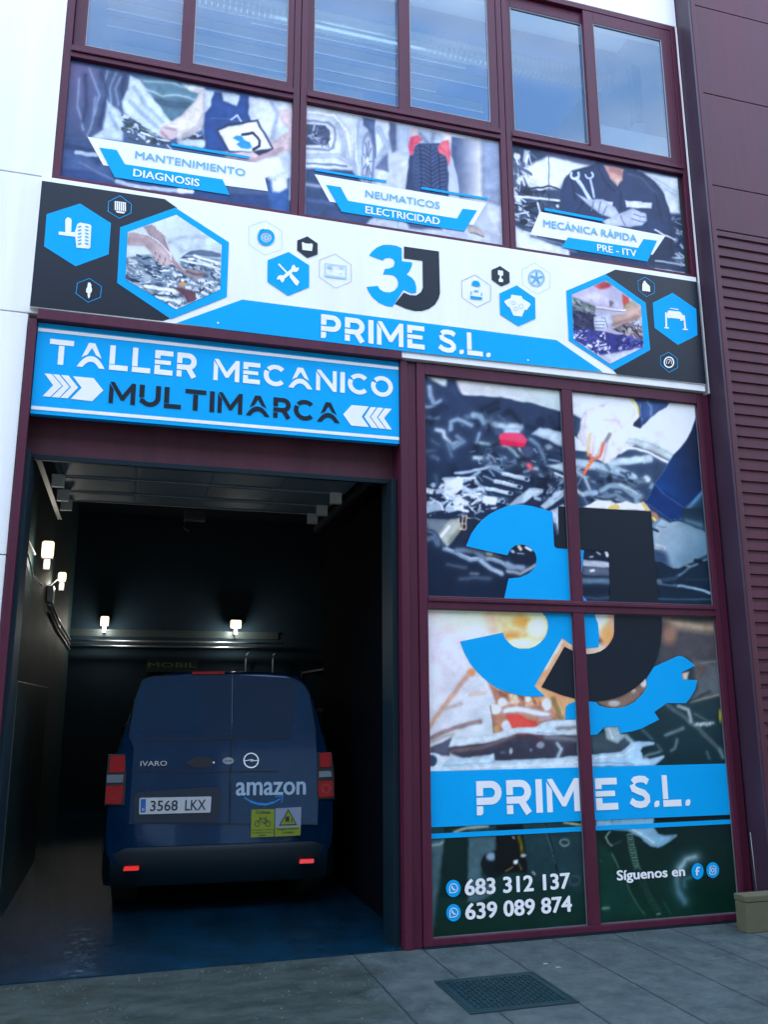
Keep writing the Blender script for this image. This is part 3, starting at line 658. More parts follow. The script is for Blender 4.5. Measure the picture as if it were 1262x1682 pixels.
# photograph hexagons
def paint_hl(p):
    z = zHL; p.fill((214,228,235)); p.st(z, [(590,470),(640,455),(700,425),(750,415)], 16, (165,182,196), 8); p.poly(z, [(600,440),(1100,380),(1100,560),(700,560)], (198,212,222), 20)
    p.poly(z, [(720,600),(800,555),(900,540),(1000,552),(1095,585),(1095,625),(850,595)], (100,122,150), 6)
    E = [(160,620),(400,585),(560,700),(700,700),(700,620),(830,595),(1095,640),(1095,960),(600,1135),(320,930),(160,830)]
    p.poly(z, E, (128,150,172), 6)
    p.clutter(z, E, 330, 3, [(60,78,110),(225,236,242),(84,104,134),(240,246,250),(44,60,94),(180,196,210)], 25, 90, 2, .35)
    for a, b in (((830,600),(1090,680)), ((880,650),(1090,740)), ((700,640),(1000,700))): p.st(z, [a, b], 26, (222,232,238), 3)
    p.st(z, [(350,900),(720,960),(850,1000)], 40, (226,234,240), 3); p.st(z, [(420,985),(720,1010)], 14, (60,70,100), 3); p.st(z, [(450,1010),(700,1060)], 26, (215,226,232), 3)
    p.st(z, circ(300,780,40,60,14), 10, (170,190,205), 3)
    p.poly(z, [(600,905),(760,930),(840,950),(855,1040),(780,1070),(740,1000)], (120,80,96), 4); p.el(z, 715, 880, 40, 26, (222,165,120), 5)
    p.poly(z, [(330,310),(430,290),(540,400),(620,600),(740,740),(850,735),(945,785),(860,835),(770,800),(700,765),(600,660),(560,560),(400,400)], (176,158,164), 4)
    p.st(z, [(430,290),(540,400),(615,600),(735,745)], 9, (222,212,216), 3); p.st(z, [(760,760),(860,790),(935,790)], 14, (130,100,108), 5)
    p.poly(z, [(170,370),(350,385),(440,430),(530,510),(600,580),(612,680),(560,712),(510,690),(440,640),(400,560),(350,500),(170,505)], (202,182,186), 4)
    p.st(z, [(250,365),(380,395),(470,450),(600,580),(615,680)], 9, (240,240,245), 3)
    for a, b in (((450,560),(430,620)), ((500,590),(475,650)), ((550,620),(530,690))): p.st(z, [a, b], 9, (140,116,128), 4)
    p.st(z, [(180,440),(340,450),(420,520)], 30, (176,150,156), 14, .6)
hx = hexa(zD, [(880,208),(1180,402),(1168,708),(855,832),(553,630),(570,318)], blue_v, name='photo_badge')
print_hexagon('photo_print', wl(zD, [(885,248),(1140,418),(1130,668),(885,778),(600,610),(612,345)], ye-.0045), ye-.0045, paint_hl, (240,246,250), hx)
def paint_hr(p):
    z = zHR; p.fill((196,190,214)); p.poly(z, [(280,200),(370,155),(430,200),(400,220),(330,228)], (226,96,100), 6); p.st(z, [(345,200),(410,195)], 14, (190,60,80), 8)
    p.poly(z, [(120,280),(310,240),(500,340),(500,380),(330,370),(180,320)], (210,204,226), 12)
    p.st(z, [(440,345),(420,330),(425,360)], 16, (110,110,130), 5)
    p.poly(z, [(105,290),(200,330),(310,375),(290,440),(105,390)], (116,130,136), 5); p.clutter(z, [(105,300),(200,330),(300,400),(280,430),(110,380)], 30, 8, [(190,205,200),(70,84,92),(150,160,150)], 18, 60, 3, .5)
    p.poly(z, [(105,390),(290,440),(310,600),(120,650)], (44,50,96), 4)
    p.clutter(z, [(108,400),(290,440),(290,560),(115,580)], 50, 2, [(30,34,72),(80,84,120),(58,60,104)], 20, 70, 3, .4)
    E = [(112,560),(350,570),(420,690),(540,740),(420,790),(300,760),(120,640)]
    p.poly(z, E, (62,66,150), 4); p.clutter(z, E, 130, 4, [(36,38,130),(215,216,238),(94,96,186),(240,240,250),(48,50,110)], 14, 50, 2)
    p.poly(z, [(370,580),(690,640),(690,720),(480,745),(400,690)], (54,56,150), 4)
    p.clutter(z, [(430,620),(690,650),(690,710),(480,740)], 40, 6, [(100,104,190),(180,184,220),(34,36,110)], 20, 80, 3, -.1)
    p.poly(z, [(440,560),(560,500),(690,540),(690,640),(560,610)], (132,120,126), 4); p.clutter(z, [(450,560),(560,510),(690,560),(690,640)], 40, 7, [(84,72,80),(190,180,184),(60,54,70)], 20, 80, 3, .4)
    p.clutter(z, [(570,480),(690,470),(690,560),(600,540)], 26, 9, [(220,226,236),(90,96,120),(160,170,190)], 16, 46, 2)
    p.poly(z, [(520,270),(570,290),(580,340),(530,390)], (222,88,80), 5); p.poly(z, [(540,360),(600,320),(650,340),(610,420),(550,410)], (170,180,140), 8)
    p.poly(z, [(430,450),(540,425),(600,345),(680,370),(690,460),(600,470),(540,505),(450,530)], (206,172,160), 5); p.st(z, [(450,520),(560,490),(650,460)], 16, (170,130,122), 8)
    p.poly(z, [(285,460),(345,425),(420,430),(440,500),(395,540),(380,580),(300,572),(290,520)], (196,202,222), 3)
    for yy in (495,522,548): p.st(z, [(298,yy),(370,yy+4)], 6, (120,126,156), 2)
    p.st(z, [(345,470),(372,465),(400,540)], 7, (120,124,150), 2)
    p.st(z, [(310,378),(420,390),(540,400)], 17, (224,218,228), 3); p.st(z, [(315,394),(540,412)], 5, (120,112,130), 2)
    p.poly(z, [(350,770),(690,712),(560,790),(440,850)], (206,210,228), 6)
hx = hexa(zF, [(755,193),(937,322),(957,535),(793,625),(590,492),(578,268)], blue_v, name='photo_badge')
print_hexagon('photo_print', wl(zF, [(757,222),(915,335),(928,522),(775,597),(612,487),(603,285)], ye-.0045), ye-.0045, paint_hr, (240,246,250), hx)
# logo and lettering
flat(zE, [[(752,265),(768,243),(795,220),(830,206),(870,206),(905,212),(930,224),(932,295),(988,302),(985,325),(972,350),(958,368),(985,385),(1002,405),(1010,435),(1010,468),(985,472),(960,462),(940,452),(880,545),(845,540),(805,522),(770,492),(748,460),(738,436),(800,430),(812,450),(835,463),(865,466),(890,456),(908,435),(912,412),(903,388),(885,372),(860,368),(828,368),(838,338),(862,335),(885,325),(893,303),(885,285),(865,276),(842,279),(826,292)]], ye).build('logo_three', blue_v, band)
flat(zE, [[(943,215),(1134,242),(1140,470),(1132,500),(1112,532),(1080,555),(1040,567),(1000,567),(955,555),(893,528),(942,466),(975,480),(1010,482),(1035,465),(1046,440),(1044,293),(943,280)]], ye-.001).build('logo_letter', navy_v, band)
zP = Z(510,500,4.0710)
mb = MB(); word(mb, 'stencil', 'PRIME', zP, (70,222), (765,305), (70,62), (760,150), ye-.003)
mb.build('lettering', white_v, band)
mb = MB(); word(mb, 'stencil', 'S.L.', zP, (862,318), (1207,352), (880,165), (1080,190), ye-.003); mb.build('lettering', white_v, band)
for px, py in ((358,530.3), (868,591.5)):
    mb = MB(); x, z = W(px, py, ye-.003); mb.sheet([[(x+.008*math.cos(a/8*6.283), z+.008*math.sin(a/8*6.283)) for a in range(8)]], FY(ye-.003))
    mb.build('screw_head', white_v, band)

# ---------------------------------------------------------------- sign over the vehicle door
YT = -.012
sg = empty('door_sign', (.6, YT, 3.73), 'blue sign board reading TALLER MECANICO MULTIMARCA over the open door', 'sign')
MB().box(-.762, 1.992, YT, .05, 3.722, 4.419).build('board', blue_v, sg, bevel=.002)
yt = YT-.003
def stripe(a, b, c, d): return MB().sheet([[(-.758, a), (1.989, b), (1.989, d), (-.758, c)]], FY(yt))
zs = [(W(*zT(150,90), yt)[1]+W(*Z(340,540,3.3211)(900,207), yt)[1])/2, (W(*zT(150,638), yt)[1]+W(*Z(340,540,3.3211)(900,588), yt)[1])/2]
for z in zs: stripe(z-.013, z-.013, z+.013, z+.013).build('white_stripe', white_v, sg)
word(MB(), 'stencil', 'TALLER', zT, (120,330), (1142,420), (200,160), (1080,252), yt).build('lettering', white_v, sg)
word(MB(), 'stencil', 'MECANICO', zU, (40,252), (1205,368), (60,112), (1130,232), yt).build('lettering', white_v, sg)
q = MB(); a = W(*zT(537,592), yt); b_ = W(*zU(860,538), yt); c_ = W(*zT(550,445), yt); d_ = W(*zU(800,402), yt)
add_stencil(q, 'MULTIMARCA', a[0], b_[0], (a[1]+b_[1])/2, (c_[1]+d_[1])/2, FY(yt)); q.build('lettering', navy_v, sg)
mb = MB()
for p in ([(95,392),(145,397),(215,478),(135,555),(82,550),(155,475)], [(153,397),(197,402),(268,485),(197,560),(143,556),(224,480)], [(210,403),(262,408),(328,490),(255,565),(205,561),(279,487)], [(292,412),(435,425),(502,510),(425,585),(278,568),(352,492)]): flat(zT, [p], yt, mb)
mb.build('arrow', white_v, sg)
mb = MB()
for p in ([(883,475),(938,415),(1050,425),(1003,490),(1050,558),(935,548)], [(1020,492),(1062,428),(1098,431),(1055,492),(1110,566),(1068,562)], [(1062,492),(1107,431),(1144,435),(1102,495),(1158,570),(1117,567)], [(1110,495),(1153,436),(1198,440),(1148,500),(1198,575),(1164,571)]): flat(zU, [p], yt, mb)
mb.build('arrow', white_v, sg)

# ---------------------------------------------------------------- posters on the upper windows
YP = .006
def poster(label, x0, x1, painter, white, z, wh, bl, lines, w1, w2, z0=5.52):
    r = empty('window_poster', ((x0+x1)/2, YP, 5.6), label, 'poster', 'printed posters on the upper windows')
    print_panel('photo_print', x0, x1, z0, 6.664, YP, painter, white, r, .0058)
    flat(z, [wh], YP-.003).build('white_banner', white_v, r); flat(z, [bl], YP-.006).build('blue_banner', blue_v, r)
    mb = MB()
    for a, b in lines: st_(mb, z, [a, b], 12, YP-.008)
    if lines: mb.build('blue_line', blue_v, r)
    word(MB(), 'text', *w1, YP-.009).build('lettering', mat('sky_blue_letters', (.08, .36, .60), .35), r)
    word(MB(), 'text', *w2, YP-.009, .035).build('lettering', white_v, r)
def paint1(p):
    z = zA; p.fill((78,104,150))
    p.poly(z, [(430,375),(760,435),(760,470),(700,540),(620,600),(560,560),(460,430)], (92,130,152), 6)
    p.st(z, [(470,400),(600,410),(720,440)], 12, (150,185,200), 6); p.st(z, [(480,440),(560,475),(640,470),(720,490)], 9, (170,205,218), 5); p.st(z, [(520,500),(640,520),(690,520)], 22, (66,98,126), 8)
    p.poly(z, [(660,412),(770,432),(770,460),(700,450)], (232,236,240), 5)
    p.poly(z, [(100,305),(400,350),(420,430),(380,500),(350,560),(300,640),(250,685),(80,675)], (74,92,134), 6)
    p.grad(z, (100,300), (330,600), (120,112,158), (66,88,132), [(105,310),(250,340),(230,520),(150,680),(85,660)])
    for a in ([(150,390),(140,520),(170,640)], [(230,480),(215,600),(190,670)], [(200,340),(250,470),(225,560)], [(330,360),(300,440),(310,520),(350,560)], [(355,380),(330,440),(345,520)], [(290,350),(270,420),(290,500)]): p.st(z, a, 9, (150,172,206), 5, .75)
    for a in ([(180,370),(185,520),(165,600)], [(260,360),(285,470),(250,620)], [(375,370),(360,440),(380,520)]): p.st(z, a, 10, (46,64,106), 5, .8)
    p.poly(z, [(290,500),(345,540),(370,600),(365,700),(205,682),(265,640)], (190,208,228), 5); p.st(z, [(300,560),(340,640)], 8, (150,175,205), 5)
    p.clutter(z, [(345,560),(450,600),(560,650),(610,700),(560,720),(365,695)], 110, 11, [(50,64,92),(190,205,220),(84,104,130),(220,230,238),(60,84,84)], 14, 60, 2, .4)
    p.poly(z, [(400,370),(450,395),(520,490),(580,570),(610,605),(590,680),(540,668),(450,610),(370,560),(360,500),(390,440)], (204,222,238), 4)
    for a in ([(420,430),(480,520),(560,600)], [(400,500),(470,570),(540,630)]): p.st(z, a, 9, (165,190,215), 5)
    p.poly(z, [(640,660),(790,670),(790,720),(640,690)], (46,58,88), 4); p.clutter(z, [(640,650),(790,660),(790,720),(650,700)], 30, 2, [(190,204,220),(84,100,128),(30,44,70)], 14, 50, 2)
    p.poly(z, [(630,690),(760,685),(785,710),(760,730),(640,715)], (198,214,228), 4)
    p.poly(z, [(700,440),(778,442),(785,560),(755,640),(690,678),(640,688),(600,660),(600,605),(650,570),(720,500),(740,462)], (214,210,212), 4)
    p.st(z, [(770,470),(770,560),(735,630),(670,670)], 14, (178,172,182), 6, .8)
    p.el(z, 592, 650, 46, 40, (206,190,196), 4); p.st(z, [(560,650),(590,690)], 10, (176,140,150), 4); p.st(z, [(575,630),(620,640)], 8, (160,140,156), 4); p.st(z, [(590,615),(630,625)], 7, (235,228,230), 3)
    p.poly(z, [(770,440),(1200,510),(1200,990),(1090,990),(1080,800),(780,745),(760,640),(770,560)], (192,206,224), 4)
    p.poly(z, [(815,450),(850,455),(862,500),(930,522),(948,465),(988,472),(985,560),(1010,640),(1000,760),(880,750),(775,742),(765,650),(768,560),(800,520)], (44,80,148), 4)
    p.st(z, [(800,580),(980,600)], 5, (86,118,176), 3); p.st(z, [(900,590),(930,570),(950,600)], 9, (190,205,230), 3)
    p.poly(z, [(990,475),(1130,500),(1200,512),(1200,620),(1120,640),(1080,720),(1005,610)], (204,214,228), 4); p.st(z, [(1100,500),(1130,560),(1100,680)], 9, (160,176,205), 5)
    p.poly(z, [(1130,545),(1200,538),(1200,740),(1140,760),(1020,805),(870,775),(880,745),(1000,750),(1120,690),(1190,640),(1150,600)], (216,198,204), 4)
    p.st(z, [(890,765),(1020,790),(1150,735)], 12, (184,158,168), 5)
    p.poly(z, [(828,640),(880,615),(1032,588),(1110,735),(1040,770),(1000,745),(885,755)], (50,60,96), 3); p.poly(z, [(838,645),(885,625),(1026,598),(1100,732),(1000,748),(892,745)], (240,244,250), 3)
    p.poly(z, [(905,680),(925,668),(950,668),(965,690),(990,700),(1004,728),(985,738),(950,732),(925,712),(940,700)], (58,160,222), 3); p.st(z, [(955,662),(1010,656),(1042,694),(1040,722),(1010,738)], 14, (52,58,84), 3)
    p.poly(z, [(1000,805),(1140,770),(1165,850),(1060,885),(1000,840)], (228,236,246), 4)
    p.poly(z, [(60,690),(190,690),(250,780),(330,880),(60,868)], (72,98,148), 6); p.st(z, [(90,720),(200,745),(240,800)], 16, (46,70,118), 8); p.st(z, [(136,752),(232,766)], 22, (172,190,212), 3)
    p.poly(z, [(60,830),(330,860),(900,960),(1100,960),(1190,1060),(60,1060)], (52,78,134), 6); p.st(z, [(150,800),(260,860),(340,900)], 14, (100,126,170), 8); p.st(z, [(335,895),(450,925),(690,945)], 22, (182,198,222), 4); p.st(z, [(640,940),(706,945)], 26, (214,222,236), 3)
    p.poly(z, [(1080,890),(1190,880),(1185,1060),(1090,1060)], (62,104,172), 4); p.poly(z, [(1095,890),(1180,850),(1182,930),(1140,950),(1105,945)], (224,232,242), 5)
poster('poster of a handshake over an engine bay with MANTENIMIENTO and DIAGNOSIS banner', -.698, 1.0725, paint1, (236,244,250), zA,
    [(190,675),(1050,808),(1082,943),(890,918),(268,815)], [(248,728),(335,740),(375,810),(858,885),(893,962),(325,875)], [((605,712),(990,778))],
    ('MANTENIMIENTO', zA, (425,784), (970,866), (428,745), (965,832)), ('DIAGNOSIS', zA, (415,874), (743,918), (418,836), (740,880)))
def paint2(p):
    z = zB; p.fill((196,206,224))
    p.poly(z, [(450,650),(535,665),(530,840),(450,900)], (208,218,232), 6); p.poly(z, [(530,665),(570,685),(580,820),(545,830),(530,760)], (88,104,140), 6); p.poly(z, [(570,690),(640,700),(640,860),(570,830)], (176,190,212), 8)
    p.st(z, [(470,700),(520,800),(460,880)], 14, (160,178,205), 10)
    p.poly(z, [(450,930),(640,860),(640,1040),(450,1040)], (200,208,224), 10); p.poly(z, [(450,920),(520,830),(528,938)], (108,124,162), 5)
    p.poly(z, [(70,580),(372,640),(345,760),(330,930),(380,960),(70,925)], (208,218,234), 5)
    p.st(z, [(90,610),(230,630),(300,720),(320,850)], 18, (232,238,246), 8); p.st(z, [(250,680),(285,780),(280,860)], 14, (170,184,206), 8); p.st(z, [(80,850),(250,850),(330,890)], 16, (178,190,212), 6); p.st(z, [(80,890),(300,905)], 10, (120,138,170), 4)
    p.poly(z, [(70,650),(200,662),(238,695),(240,760),(228,808),(200,828),(70,812)], (148,160,186), 3); p.poly(z, [(70,664),(195,675),(226,702),(228,755),(216,800),(195,814),(70,800)], (226,232,244), 3)
    p.poly(z, [(70,675),(180,684),(204,710),(204,760),(190,795),(70,788)], (84,98,132), 3); p.clutter(z, [(75,690),(170,695),(195,720),(190,780),(80,775)], 34, 6, [(120,138,176),(60,72,104),(176,190,214)], 16, 60, 3)
    p.poly(z, [(70,918),(330,930),(380,990),(420,1020),(440,1200),(70,1190)], (62,86,130), 6); p.st(z, [(75,1005),(160,1018)], 18, (150,166,194), 6); p.st(z, [(80,1090),(220,1110)], 30, (82,108,156), 12)
    p.poly(z, [(360,640),(445,655),(452,760),(455,1000),(390,1010),(330,930),(345,760)], (176,190,212), 4)
    p.poly(z, [(383,640),(452,655),(456,860),(440,870),(432,760),(410,700),(388,680)], (86,106,150), 4)
    p.el(z, 415, 870, 36, 150, (122,138,170), 3); p.el(z, 412, 870, 27, 130, (190,202,222), 3)
    for a in range(9):
        x, y = 22*math.cos(a*.7), 115*math.sin(a*.7); p.st(z, [(412,880),(412+x,880+y)], 6, (104,120,154), 2)
    p.el(z, 412, 880, 8, 26, (220,226,238), 2); p.st(z, [(345,700),(350,860),(370,960)], 9, (214,222,236), 4)
    p.poly(z, [(1030,755),(1145,780),(1145,1200),(1130,1140),(1040,1080)], (152,168,198), 4); p.poly(z, [(1035,1080),(1145,1130),(1145,1370),(1040,1120)], (204,212,230), 6)
    p.poly(z, [(690,705),(830,730),(820,800),(700,780)], (182,196,216), 4); p.st(z, [(700,730),(750,790)], 10, (120,140,176), 5); p.st(z, [(770,730),(765,790)], 8, (140,160,190), 5)
    p.poly(z, [(868,740),(1035,768),(1045,1090),(915,1078),(902,960),(870,850)], (188,196,212), 4); p.grad(z, (880,900), (1020,900), (84,104,148), (222,224,232), [(870,745),(1020,768),(1035,1088),(915,1078),(902,960),(872,850)])
    p.poly(z, [(640,850),(672,838),(670,1040),(622,1032)], (54,74,116), 4)
    p.poly(z, [(664,810),(690,782),(800,780),(836,815),(852,900),(852,1075),(665,1040),(655,900)], (70,90,134), 3)
    for x in (700,752,800): p.st(z, [(x,790),(x+8,1050)], 6, (38,54,92), 2)
    for k in range(12):
        y = 800+k*22; p.st(z, [(755,y+26),(722,y),(690,y-4)], 6, (42,58,98), 2); p.st(z, [(765,y+26),(800,y+2),(838,y-6)], 6, (42,58,98), 2); p.st(z, [(672,y),(684,y+6)], 5, (48,64,106), 2)
    p.poly(z, [(648,700),(690,706),(690,745),(648,750)], (216,202,208), 3); p.poly(z, [(830,728),(872,738),(868,785),(818,778)], (226,212,212), 3)
    p.poly(z, [(645,748),(690,738),(716,762),(676,792),(655,850),(640,850),(632,800)], (240,92,122), 3); p.poly(z, [(790,800),(820,772),(855,765),(870,835),(856,905),(838,850),(800,828)], (242,116,134), 3)
    p.st(z, [(660,760),(650,820)], 6, (206,66,100), 3); p.st(z, [(800,800),(840,830)], 5, (205,80,104), 3)
    p.poly(z, [(620,1060),(860,1090),(850,1130),(620,1100)], (60,78,116), 6)
    p.poly(z, [(380,1200),(640,1170),(1000,1230),(1145,1300),(1145,1400),(600,1280)], (192,202,222), 8); p.poly(z, [(620,1205),(810,1235),(820,1252),(640,1248)], (80,98,136), 6); p.poly(z, [(200,1130),(440,1170),(400,1230),(120,1190)], (66,86,130), 6)
    p.st(z, [(580,1160),(580,1260)], 3, (130,145,175), 2)
    p.poly(z, [(958,1225),(1010,1238),(1055,1278),(1042,1294),(960,1262)], (186,176,172), 4); p.st(z, [(975,1270),(1045,1292)], 7, (120,112,120), 3)
poster('poster of a tyre held in red gloves with NEUMATICOS and ELECTRICIDAD banner', 1.190, 2.974, paint2, (238,245,250), zB,
    [(122,950),(1060,1108),(990,1228),(205,1100)], [(185,1008),(265,1020),(305,1095),(900,1192),(932,1138),(1010,1148),(940,1262),(270,1155)], [((125,925),(515,990)), ((705,1025),(1068,1085))],
    ('NEUMATICOS', zB, (400,1076), (807,1137), (400,1038), (800,1098)), ('ELECTRICIDAD', zB, (400,1166), (807,1224), (402,1126), (800,1184)))
def paint3(p):
    z = zC; p.fill((58,76,112))
    p.poly(z, [(150,765),(280,695),(480,738),(360,790),(330,850),(200,850)], (222,232,242), 5); p.poly(z, [(680,765),(860,800),(868,960),(815,960),(780,850)], (214,226,238), 5); p.st(z, [(740,800),(850,870)], 12, (190,205,222), 8)
    p.poly(z, [(200,660),(500,710),(480,745),(280,700)], (96,100,140), 5)
    p.clutter(z, [(100,655),(200,680),(150,760),(200,830),(140,900),(110,980)], 50, 5, [(40,56,86),(205,216,232),(96,112,146),(230,236,244)], 20, 80, 3, 1.3)
    p.clutter(z, [(115,850),(330,880),(330,960),(230,1000),(200,1070),(120,1010)], 90, 6, [(34,48,78),(200,214,228),(80,98,132),(30,40,66),(60,78,108)], 16, 70, 2, .3)
    p.st(z, [(180,850),(280,835),(330,850)], 7, (36,46,72), 2); p.st(z, [(120,880),(240,890),(340,905)], 12, (210,220,232), 3); p.st(z, [(280,700),(280,930)], 3, (60,76,110), 2)
    p.poly(z, [(120,1010),(200,1060),(400,1130),(360,1160),(260,1140),(120,1120)], (218,228,240), 5); p.st(z, [(200,1060),(330,1090),(400,1130)], 8, (120,138,166), 4)
    p.poly(z, [(500,733),(560,745),(585,830),(612,760),(700,772),(755,815),(795,870),(825,960),(838,1060),(640,1040),(520,1040),(320,950),(335,860),(352,800),(385,765)], (44,64,106), 3)
    for a in ([(380,790),(400,900)], [(500,750),(540,820),(575,860)], [(700,790),(760,880),(790,1000)], [(600,860),(600,940)], [(440,900),(400,960)]): p.st(z, a, 7, (28,46,84), 4)
    p.st(z, [(640,780),(700,800),(750,860)], 9, (72,94,138), 6)
    p.poly(z, [(524,738),(616,758),(608,808),(586,834),(556,802)], (218,168,160), 3); p.st(z, [(560,760),(600,775)], 10, (190,130,126), 6); p.poly(z, [(572,800),(605,800),(586,832)], (240,206,190), 3)
    p.poly(z, [(490,894),(566,904),(564,926),(498,918)], (226,232,246), 2); p.poly(z, [(620,899),(742,910),(740,936),(626,930)], (226,232,246), 2)
    p.st(z, [(405,800),(468,900)], 17, (188,204,230), 2); p.st(z, arc(398,785,18,18,-30,210,8), 12, (196,210,234), 2); p.st(z, [(466,800),(482,885)], 10, (180,196,224), 2); p.st(z, arc(462,785,16,15,-50,180,8), 9, (186,202,228), 2)
    p.poly(z, [(400,868),(460,895),(520,893),(575,930),(600,970),(560,978),(500,955),(440,905)], (186,198,224), 3); p.poly(z, [(515,992),(560,975),(605,955),(655,932),(715,960),(722,990),(700,1010),(640,1020),(540,1012)], (190,200,224), 3)
    for a in ([(480,905),(470,945)], [(510,905),(500,955)], [(540,925),(520,965)], [(660,960),(710,975)], [(650,980),(705,995)], [(600,970),(620,1010)]): p.st(z, a, 5, (120,134,170), 2)
    p.poly(z, [(760,1035),(830,1060),(842,1130),(800,1190),(730,1190),(720,1100)], (40,56,90), 4); p.clutter(z, [(820,960),(868,960),(885,1180),(845,1180)], 34, 8, [(180,196,214),(40,56,88),(110,128,158)], 14, 50, 2, .2)
    p.st(z, [(755,1030),(800,1055),(850,1075)], 8, (214,222,234), 3)
    for k in range(4): p.st(z, [(760,1170+k*18),(885,1190+k*18)], 9, ((170,186,206), (60,76,108))[k % 2], 3)
    p.poly(z, [(370,1125),(720,1180),(740,1240),(370,1160)], (44,62,110), 4)
    p.st(z, [(228,910),(240,950),(220,1010)], 10, (208,218,230), 3)
poster('poster of a mechanic holding spanners with MECANICA RAPIDA and PRE - ITV banner', 3.058, 4.838, paint3, (236,243,249), zC,
    [(240,950),(803,1058),(745,1143),(195,1052)], [(365,1065),(680,1112),(705,1072),(765,1080),(722,1174),(335,1110)], [((260,938),(525,988))],
    ('MECÁNICA RÁPIDA', zC, (255,1017), (676,1086), (258,977), (672,1045)), ('PRE - ITV', zC, (497,1126), (674,1152), (499,1096), (672,1122)))

# ---------------------------------------------------------------- big graphic on the lower window
lg = empty('window_graphic', (3.5, YP, .1), 'tall printed window graphic with engine photos, big 3J logo and phone numbers', 'window graphic')
WH_T, WH_B = (196,214,232), (178,204,234)
def paint_ul(p):
    z = zq1; p.fill((36,56,96))
    p.grad(z, (0,0), (0,1700), (44,66,106), (22,40,72))
    p.poly(z, [(60,40),(1140,150),(1124,320),(900,255),(650,205),(340,185),(300,150),(230,120),(180,112),(110,80)], (184,208,226), 8); p.grad(z, (300,100), (1120,250), (200,210,228), (168,194,206), [(300,70),(1140,155),(1124,320),(900,255),(650,205),(340,185),(305,150)])
    p.poly(z, [(215,55),(285,65),(330,200),(300,230),(215,160)], (44,66,106), 10)
    for pts, w, c in ([((75,125),(80,190),(110,255),(165,240)), 40, (122,150,186)], [((40,280),(160,282)), 26, (110,138,174)], [((40,370),(150,372)), 26, (84,110,146)], [((245,460),(250,400),(300,382),(410,425)), 36, (118,148,182)], [((130,462),(190,482),(200,520),(250,590),(330,562)), 32, (152,178,206)],
        [((430,350),(480,355),(510,400)), 58, (128,160,190)], [((540,400),(630,430)), 46, (130,160,190)], [((650,440),(800,440)), 56, (160,188,214)], [((650,480),(780,480)), 44, (150,178,206)], [((300,520),(350,560),(260,610)), 34, (96,124,160)], [((480,490),(450,570)), 26, (110,140,176)], [((480,568),(700,598),(760,650),(830,745)), 26, (122,156,176)],
        [((880,540),(950,590),(990,680),(1000,750)), 32, (94,124,156)], [((1000,610),(1040,592)), 44, (150,178,200)], [((440,690),(540,690),(560,722)), 34, (150,178,204)], [((620,690),(680,690)), 26, (140,168,196)], [((650,700),(655,790)), 20, (110,140,172)], [((540,760),(640,765)), 40, (130,160,190)], [((100,680),(140,700)), 40, (74,98,136)],
        [((960,820),(1060,940)), 28, (96,122,152)], [((1030,800),(1140,870)), 44, (126,152,178)], [((700,740),(760,720)), 50, (80,104,136)], [((900,770),(940,775)), 26, (140,168,196)]):
        p.st(z, pts, w, c, 9)
    p.clutter(z, [(50,320),(330,240),(1130,420),(1140,1068),(50,1068)], 70, 41, [(24,42,76),(60,86,124),(20,34,64),(84,112,148),(30,50,88)], 40, 150, 12)
    p.clutter(z, [(380,600),(1130,620),(1140,1068),(500,1068)], 60, 42, [(16,30,58),(110,138,170),(18,32,60),(64,90,126),(170,192,214)], 24, 90, 4, .5)
    p.poly(z, [(640,502),(700,490),(820,495),(862,548),(832,602),(660,590),(630,540)], (226,74,114), 5); p.st(z, [(650,570),(830,590)], 30, (196,40,80), 7); p.st(z, [(870,745),(880,765)], 40, (190,90,110), 7)
    p.poly(z, [(890,500),(960,445),(1140,482),(1140,602),(1000,540)], (160,186,212), 7); p.poly(z, [(1010,750),(1145,728),(1145,800)], (166,192,214), 6); p.el(z, 860, 640, 50, 45, (64,80,116), 12)
    for a, b in (((670,812),(860,862)), ((600,874),(800,922)), ((530,932),(730,974)), ((480,1000),(665,1036))):
        p.st(z, [(a[0]-90,a[1]-40),a], 16, (110,138,168), 3); p.st(z, [(a[0]+6,a[1]+10),(b[0]+6,b[1]+12)], 40, (24,40,72), 4); p.st(z, [a,b], 34, (156,184,212), 3); p.st(z, [(a[0],a[1]-8),(b[0]-40,b[1]-16)], 8, (200,218,236), 3); p.el(z, b[0]-10, b[1]-4, 16, 12, (40,58,92), 3)
    p.st(z, [(540,770),(400,800),(280,812)], 24, (146,174,204), 4); p.st(z, [(480,800),(320,900),(200,975)], 26, (130,160,192), 4); p.st(z, [(190,858),(400,862)], 28, (146,174,202), 4); p.st(z, [(300,850),(440,850)], 20, (180,204,226), 3)
    p.clutter(z, [(50,900),(450,900),(660,1068),(480,1150),(50,1150)], 120, 21, [(176,198,222),(30,46,78),(120,146,176),(20,34,62),(200,218,236)], 12, 70, 2, -.35)
    p.clutter(z, [(50,900),(450,890),(640,1050),(50,1120)], 34, 22, [(190,210,232),(150,176,206)], 60, 160, 1.5, .15)
    p.poly(z, [(700,1075),(870,925),(985,935),(985,965),(830,1075)], (154,180,206), 3); p.st(z, [(850,960),(960,960)], 8, (186,206,226), 3)
    p.poly(z, [(720,1075),(830,1050),(900,1000),(965,1030),(950,1090),(700,1095)], (34,44,78), 3); p.st(z, [(920,1010),(960,1020)], 24, (130,152,184), 3)
    p.poly(z, [(960,1075),(1120,925),(1150,930),(1150,1000),(1000,1110)], (158,184,210), 3); p.clutter(z, [(1000,800),(1150,900),(1150,1100),(980,1080)], 26, 23, [(36,54,88),(150,176,204),(84,108,142)], 20, 70, 3, -.8)
    z = z2
    p.poly(z, [(1040,190),(1150,130),(1150,280),(1110,390),(1085,340)], (160,182,208), 4); p.st(z, [(1080,290),(1105,380)], 14, (60,80,112), 3)
